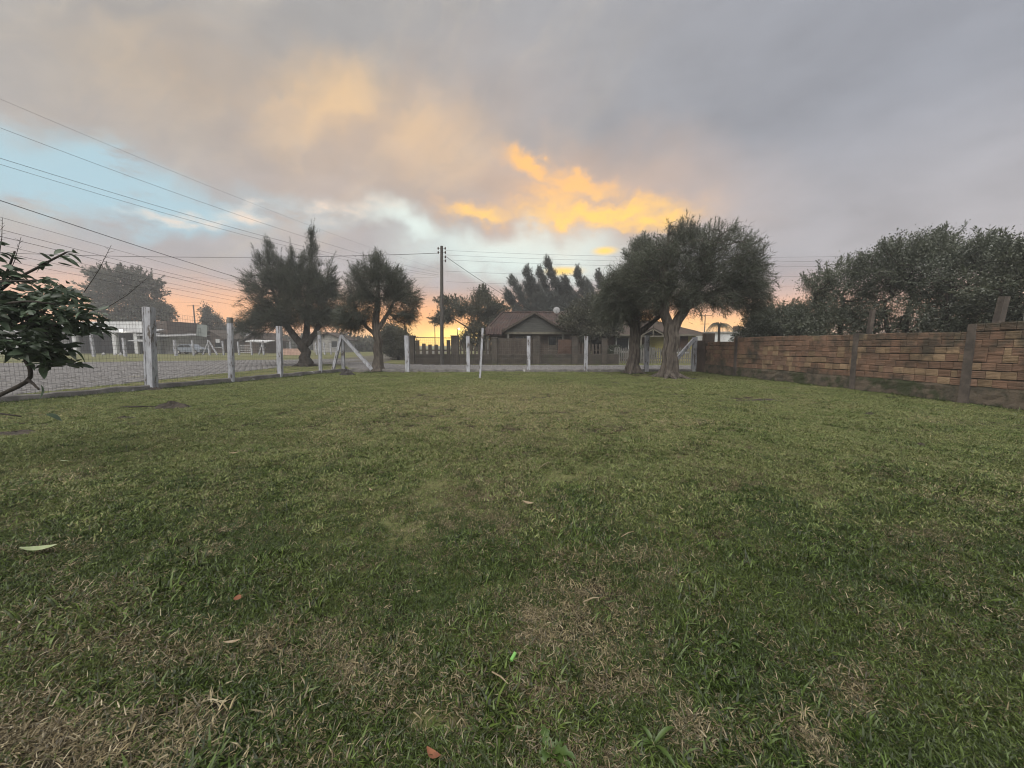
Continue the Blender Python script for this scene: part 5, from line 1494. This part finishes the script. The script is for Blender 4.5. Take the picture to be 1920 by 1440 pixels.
# thin bare shoots reaching up, with short side twigs
for a_, b_ in (((-5.35, 4.9, 2.05), (-4.95, 4.9, 2.62)), ((-6.3, 4.9, 2.2), (-6.05, 4.9, 2.72)), ((-5.1, 4.9, 1.85), (-4.55, 4.9, 2.22)), ((-6.35, 4.9, 2.5), (-6.25, 4.9, 2.95))):
    a_ = Vector(a_); b_ = Vector(b_); br.tube([a_, a_.lerp(b_, .5) + Vector((.01, 0, -.02)), b_], [.0045, .0035, .002], 4, False)
    for k in range(9):
        p = a_.lerp(b_, .35 + .07 * k); s = 1 if k % 2 else -1
        br.tube([p, p + Vector((.05 * s + .02, random.uniform(-.03, .03), random.uniform(.0, .05)))], [.0028, .001], 3, False)
br.build('branches', M['bark_dark'], sh, True)
# leaves: every one its own object
def leaf_mesh(ln, w, curl, cup, seed):
    b = MB(); n = 5
    for k in range(n + 1):
        f = k / n; ww = w * (math.sin(math.pi * min(1, f * .93 + .05)) ** .8) / 2; z = -curl * f * f * ln
        b.v += [(-ww, f * ln, z + cup * ww), (0, f * ln, z), (ww, f * ln, z + cup * ww)]
    for k in range(n):
        i = k * 3; b.f += [(i, i + 1, i + 4, i + 3), (i + 1, i + 2, i + 5, i + 4)]
    return b.mesh('leaf', M['big_leaf'], True)
LM = [leaf_mesh(.13, .058, .22, .34, 0), leaf_mesh(.15, .064, .45, .25, 1), leaf_mesh(.105, .050, .1, .45, 2), leaf_mesh(.14, .056, .7, .3, 3), leaf_mesh(.115, .048, -.25, .5, 4), leaf_mesh(.085, .040, .3, .6, 5)]
clusters = []
for (x, y, z, rx, ry, rz, n) in [(-5.75, 4.4, 1.88, .72, .50, .30, 72), (-5.22, 4.35, 1.78, .46, .40, .26, 56), (-5.5, 4.35, 1.50, .46, .35, .24, 52), (-6.3, 4.5, 1.85, .5, .5, .45, 16), (-4.98, 4.35, 1.64, .26, .28, .16, 16), (-5.24, 4.35, 1.28, .24, .22, .17, 26), (-5.8, 4.35, 2.16, .45, .35, .22, 22), (-5.9, 4.4, 1.5, .35, .3, .3, 16)]:
    for _ in range(n):
        d = Vector((random.gauss(0, 1), random.gauss(0, 1), random.gauss(0, 1))).normalized() * random.random() ** .4
        clusters.append(Vector((x + d.x * rx, y + d.y * ry, z + d.z * rz)))
for p in [(-4.95, 4.4, 2.40), (-5.10, 4.4, 2.34), (-5.25, 4.4, 2.26), (-5.6, 4.4, 2.20), (-5.0, 4.2, 2.08), (-4.86, 4.2, 2.02), (-5.75, 4.4, 2.52), (-5.66, 4.4, 2.42), (-4.68, 4.2, 1.92), (-4.6, 4.2, 1.78)]:
    clusters.append(Vector(p))
random.shuffle(clusters)
nl = 0
inner = MB()
for c_ in clusters:
    for k in range(random.choice((5, 6, 6, 7))):
        az_ = random.uniform(0, 6.283); tilt = random.uniform(-.6, .5)
        if random.random() < .5:
            az_ = random.gauss(-math.pi / 2, .7)          # blown to the right
        me = random.choice(LM); lp = c_ + Vector((random.uniform(-.05, .05), random.uniform(-.05, .05), random.uniform(-.04, .04)))
        rt = (tilt, random.uniform(-1.1, 1.1), az_); sc = random.uniform(.65, 1.15)
        if nl < 294:
            link('leaf', me, sh, loc=lp - sh.location, rot=rt, scale=sc); nl += 1
        else:
            mt = Matrix.Translation(lp) @ Euler(rt).to_matrix().to_4x4() @ Matrix.Scale(sc, 4)
            i = len(inner.v); inner.v += [tuple(mt @ v.co) for v in me.vertices]; inner.f += [tuple(i + q for q in f.vertices) for f in me.polygons]
inner.build('leaves', M['big_leaf'], sh, True, 'stuff')
# hanging leaf on the low shoot
for p, rt in (((-5.30, 4.3, .95), (-1.3, 0, -.4)), ((-5.25, 4.28, .62), (-.1, .2, -1.6)), ((-4.98, 4.3, 1.62), (-.5, .2, -1.4)), ((-5.1, 4.3, 1.6), (-.7, .1, -1.2))):
    if nl < 304:
        link('leaf', LM[1], sh, loc=Vector(p) - sh.location, rot=rt); nl += 1

# ------------------------------------------------------------------ small things on the lawn
def mound(x, y, rx, ry, h, m, name, label, cat, seed):
    g = random.Random(seed); b = MB(); rings, seg = 6, 18
    zb = float(lawn_z(np.array([x]), np.array([y]))[0])
    for k in range(rings):
        f = k / (rings - 1)
        for j in range(seg):
            a_ = 2 * math.pi * j / seg
            rr = (1 - f) * (1 + .22 * math.sin(3 * a_ + seed) + g.uniform(-.1, .1))
            b.v.append((x + rx * rr * math.cos(a_), y + ry * rr * math.sin(a_), zb - .012 + h * (1 - (1 - f) ** 2.2) * g.uniform(.55, 1.15)))
    for k in range(rings - 1):
        for j in range(seg):
            b.f.append((k * seg + j, k * seg + (j + 1) % seg, (k + 1) * seg + (j + 1) % seg, (k + 1) * seg + j))
    return tag(b.build(name, m), label, cat)
mound(-7.55, 8.42, .36, .25, .16, M['soil'], 'soil_mound', 'dark heap of soil on the lawn nearest the split fence post', 'soil mound', 1)
mound(-7.35, 7.2, .20, .12, .05, M['soil'], 'soil_mound', 'small flat patch of dug soil between the soil heap and the shrub', 'soil mound', 2)
mound(-7.85, 5.95, .42, .22, .06, M['soil'], 'soil_mound', 'flat dark soil patch on the lawn under the shrub', 'soil mound', 3)
mound(6.45, 9.75, .42, .16, .045, M['soil'], 'soil_mound', 'low scraped soil ring on the lawn before the brick wall', 'soil mound', 4)
mound(7.35, 7.8, .12, .07, .05, M['soil'], 'dark_clod', 'dark clod of earth on the lawn close to the brick wall', 'clod', 5)
mound(5.76, 5.3, .06, .05, .05, M['soil'], 'dark_clod', 'black clod of earth lying alone on the right side of the lawn', 'clod', 6)
mound(-7.7, 17.8, .34, .25, .30, M['rock'], 'stone_heap', 'small dark heap of stones in front of the white corner brace', 'stone heap', 7)
mound(6.67, 16.1, 1.05, .7, .07, M['soil'], 'root_mound', 'bare earth swelling around the foot of the forked tree', 'soil mound', 8)
mound(-11.1, 11.85, .30, .25, .10, M['soil'], 'soil_mound', 'dark lump of soil at the foot of the split fence post', 'soil mound', 9)
b = MB(); b.tube([(-8.6, 8.35, .03), (-8.2, 8.36, .05), (-7.8, 8.4, .04)], [.02, .018, .008], 5); tag(b.build('stick', M['bark_dark']), 'dark stick lying left of the soil heap', 'stick')


def fallen_leaf(x, y, ln, w, rz, m, label, name='fallen_leaf', curl=.5, z=.035):
    b = MB(); n = 6
    for k in range(n + 1):
        f = k / n; ww = w * math.sin(math.pi * min(.98, max(.04, f))) ** .7 / 2; q = f - .5
        b.v += [(-ww, q * ln, curl * q * q * ln + .25 * ww), (0, q * ln, curl * q * q * ln), (ww, q * ln, curl * q * q * ln + .25 * ww)]
    for k in range(n):
        i = k * 3; b.f += [(i, i + 1, i + 4, i + 3), (i + 1, i + 2, i + 5, i + 4)]
    o = b.build(name, m, None, True)
    o.location = (x, y, float(lawn_z(np.array([x]), np.array([y]))[0]) + z); o.rotation_euler = (random.uniform(-.15, .15), random.uniform(-.2, .2), rz)
    return tag(o, label, 'leaf')
fallen_leaf(-3.12, 2.41, .17, .05, R(-65), M['pale_leaf'], 'long pale green leaf fallen on the grass at the left', z=.05)
fallen_leaf(-1.47, 1.93, .055, .035, R(15), M['red_leaf'], 'small upright orange-brown leaf in the grass', z=.05)
fallen_leaf(-3.4, 4.6, .10, .03, R(-75), M['straw'], 'small pale dry leaf on the left lawn', z=.045)
fallen_leaf(0.14, 3.24, .10, .035, R(70), M['straw'], 'dry curled leaf near the middle of the lawn', z=.045)
fallen_leaf(1.42, 3.1, .075, .010, R(25), M['straw'], 'thin pale curved husk on the lawn', z=.05, curl=1.2)
fallen_leaf(-1.29, 1.64, .07, .018, R(-70), M['straw'], 'pinkish dry husk lying beside the bare patch', z=.045)
fallen_leaf(-5.25, 4.4, .11, .04, R(-80), M['pale_leaf'], 'small pale leaf near the left edge of the lawn', z=.045)
fallen_leaf(-0.27, 1.18, .06, .03, R(60), M['red_leaf'], 'reddish crumpled leaf at the bottom edge of the lawn', z=.02, curl=1.0)
fallen_leaf(-1.35, 3.55, .07, .03, R(40), M['straw'], 'tiny dry leaf left of the worn middle of the lawn', z=.045)
b = MB(); b.tube([(0, -.018, 0), (0, .018, .006)], [.0075, .0075], 12)
o = b.build('plastic_tube', M['green_plastic']); o.location = (0.005, 1.545, .045); o.rotation_euler = (R(8), 0, R(-32)); tag(o, 'short bright green plastic tube lying on dry grass', 'plastic tube')
TW = [((.37, 4.35), .28, 60, 'thin dry twig on the worn middle of the lawn'), ((-.05, 1.47), .09, -40, 'short dry twig just left of the green tube'), ((.85, 2.7), .14, 35, 'thin pale twig right of the worn middle'), ((.43, 1.95), .10, 20, 'short pale twig on the dry patch'), ((-.75, 4.3), .2, 80, 'thin twig half hidden in the left grass')]
for (x, y), ln, a_, lb in TW:
    b = MB(); d = Vector((math.cos(R(a_)), math.sin(R(a_)), 0)) * ln / 2; p = Vector((x, y, float(lawn_z(np.array([x]), np.array([y]))[0]) + .04))
    b.tube([p - d, p + d * .1 + Vector((0, 0, .008)), p + d], [.003, .0035, .002], 5); tag(b.build('twig', M['straw']), lb, 'twig')


def weed(x, y, n, ln, w, label, seed, tooth=False, rise=.6):
    g = random.Random(seed); rt = thing('weed_plant', label, 'weed', (x, y, 0)); z0 = float(lawn_z(np.array([x]), np.array([y]))[0]) - .004
    for k in range(n):
        a_ = k * 2 * math.pi / n + g.uniform(-.6, .6); l_ = ln * g.uniform(.45, 1.2); up = rise * g.uniform(.3, 1.5)
        b = MB(); m = 7; s = Vector((-math.sin(a_), math.cos(a_), 0))
        for q in range(m + 1):
            f = q / m; ww = w * (math.sin(math.pi * min(.97, .12 + f * .85)) ** .8) / 2 * (1 + (.35 * (-1) ** q if tooth and 0 < q < m else 0))
            c_ = Vector((x + math.cos(a_) * l_ * f, y + math.sin(a_) * l_ * f, z0 + up * l_ * (f - .75 * f * f) * 1.6))
            b.v += [tuple(c_ - s * ww + Vector((0, 0, ww * .4))), tuple(c_), tuple(c_ + s * ww + Vector((0, 0, ww * .4)))]
        for q in range(m):
            i = q * 3; b.f += [(i, i + 1, i + 4, i + 3), (i + 1, i + 2, i + 5, i + 4)]
        b.build('leaf', M['weed'], rt, True)
weed(.13, 1.20, 8, .085, .03, 'toothed rosette weed at the bottom middle of the lawn', 1, True, .55)
weed(.50, 1.22, 7, .09, .016, 'long-leaved weed right of the toothed rosette', 2, False, .6)
weed(1.01, 1.66, 5, .06, .018, 'small upright weed in the right foreground grass', 3, False, 1.0)
weed(1.02, 2.02, 4, .07, .045, 'round-leaved weed with bluish leaves in the right grass', 4, False, .25)

# ------------------------------------------------------------------ thin haze added to stand in for the glare veil
hz = MB(); hz.box(-430, 430, -430, 430, -1.1, 17)
hm_ = bpy.data.materials.new('veil_haze'); hm_.use_nodes = True
t = NT(hm_.node_tree); t.n.clear()
pv = t.n.new('ShaderNodeVolumePrincipled'); ov = t.n.new('ShaderNodeOutputMaterial')
pv.inputs['Color'].default_value = (0.93, 0.95, 0.97, 1); pv.inputs['Density'].default_value = 0.0024; pv.inputs['Anisotropy'].default_value = 0.3
t.l.new(pv.outputs[0], ov.inputs['Volume'])
hzo = hz.build('haze', hm_); hzo['kind'] = 'stuff'; hzo['label'] = 'thin haze added in place of the sunset glare veil'
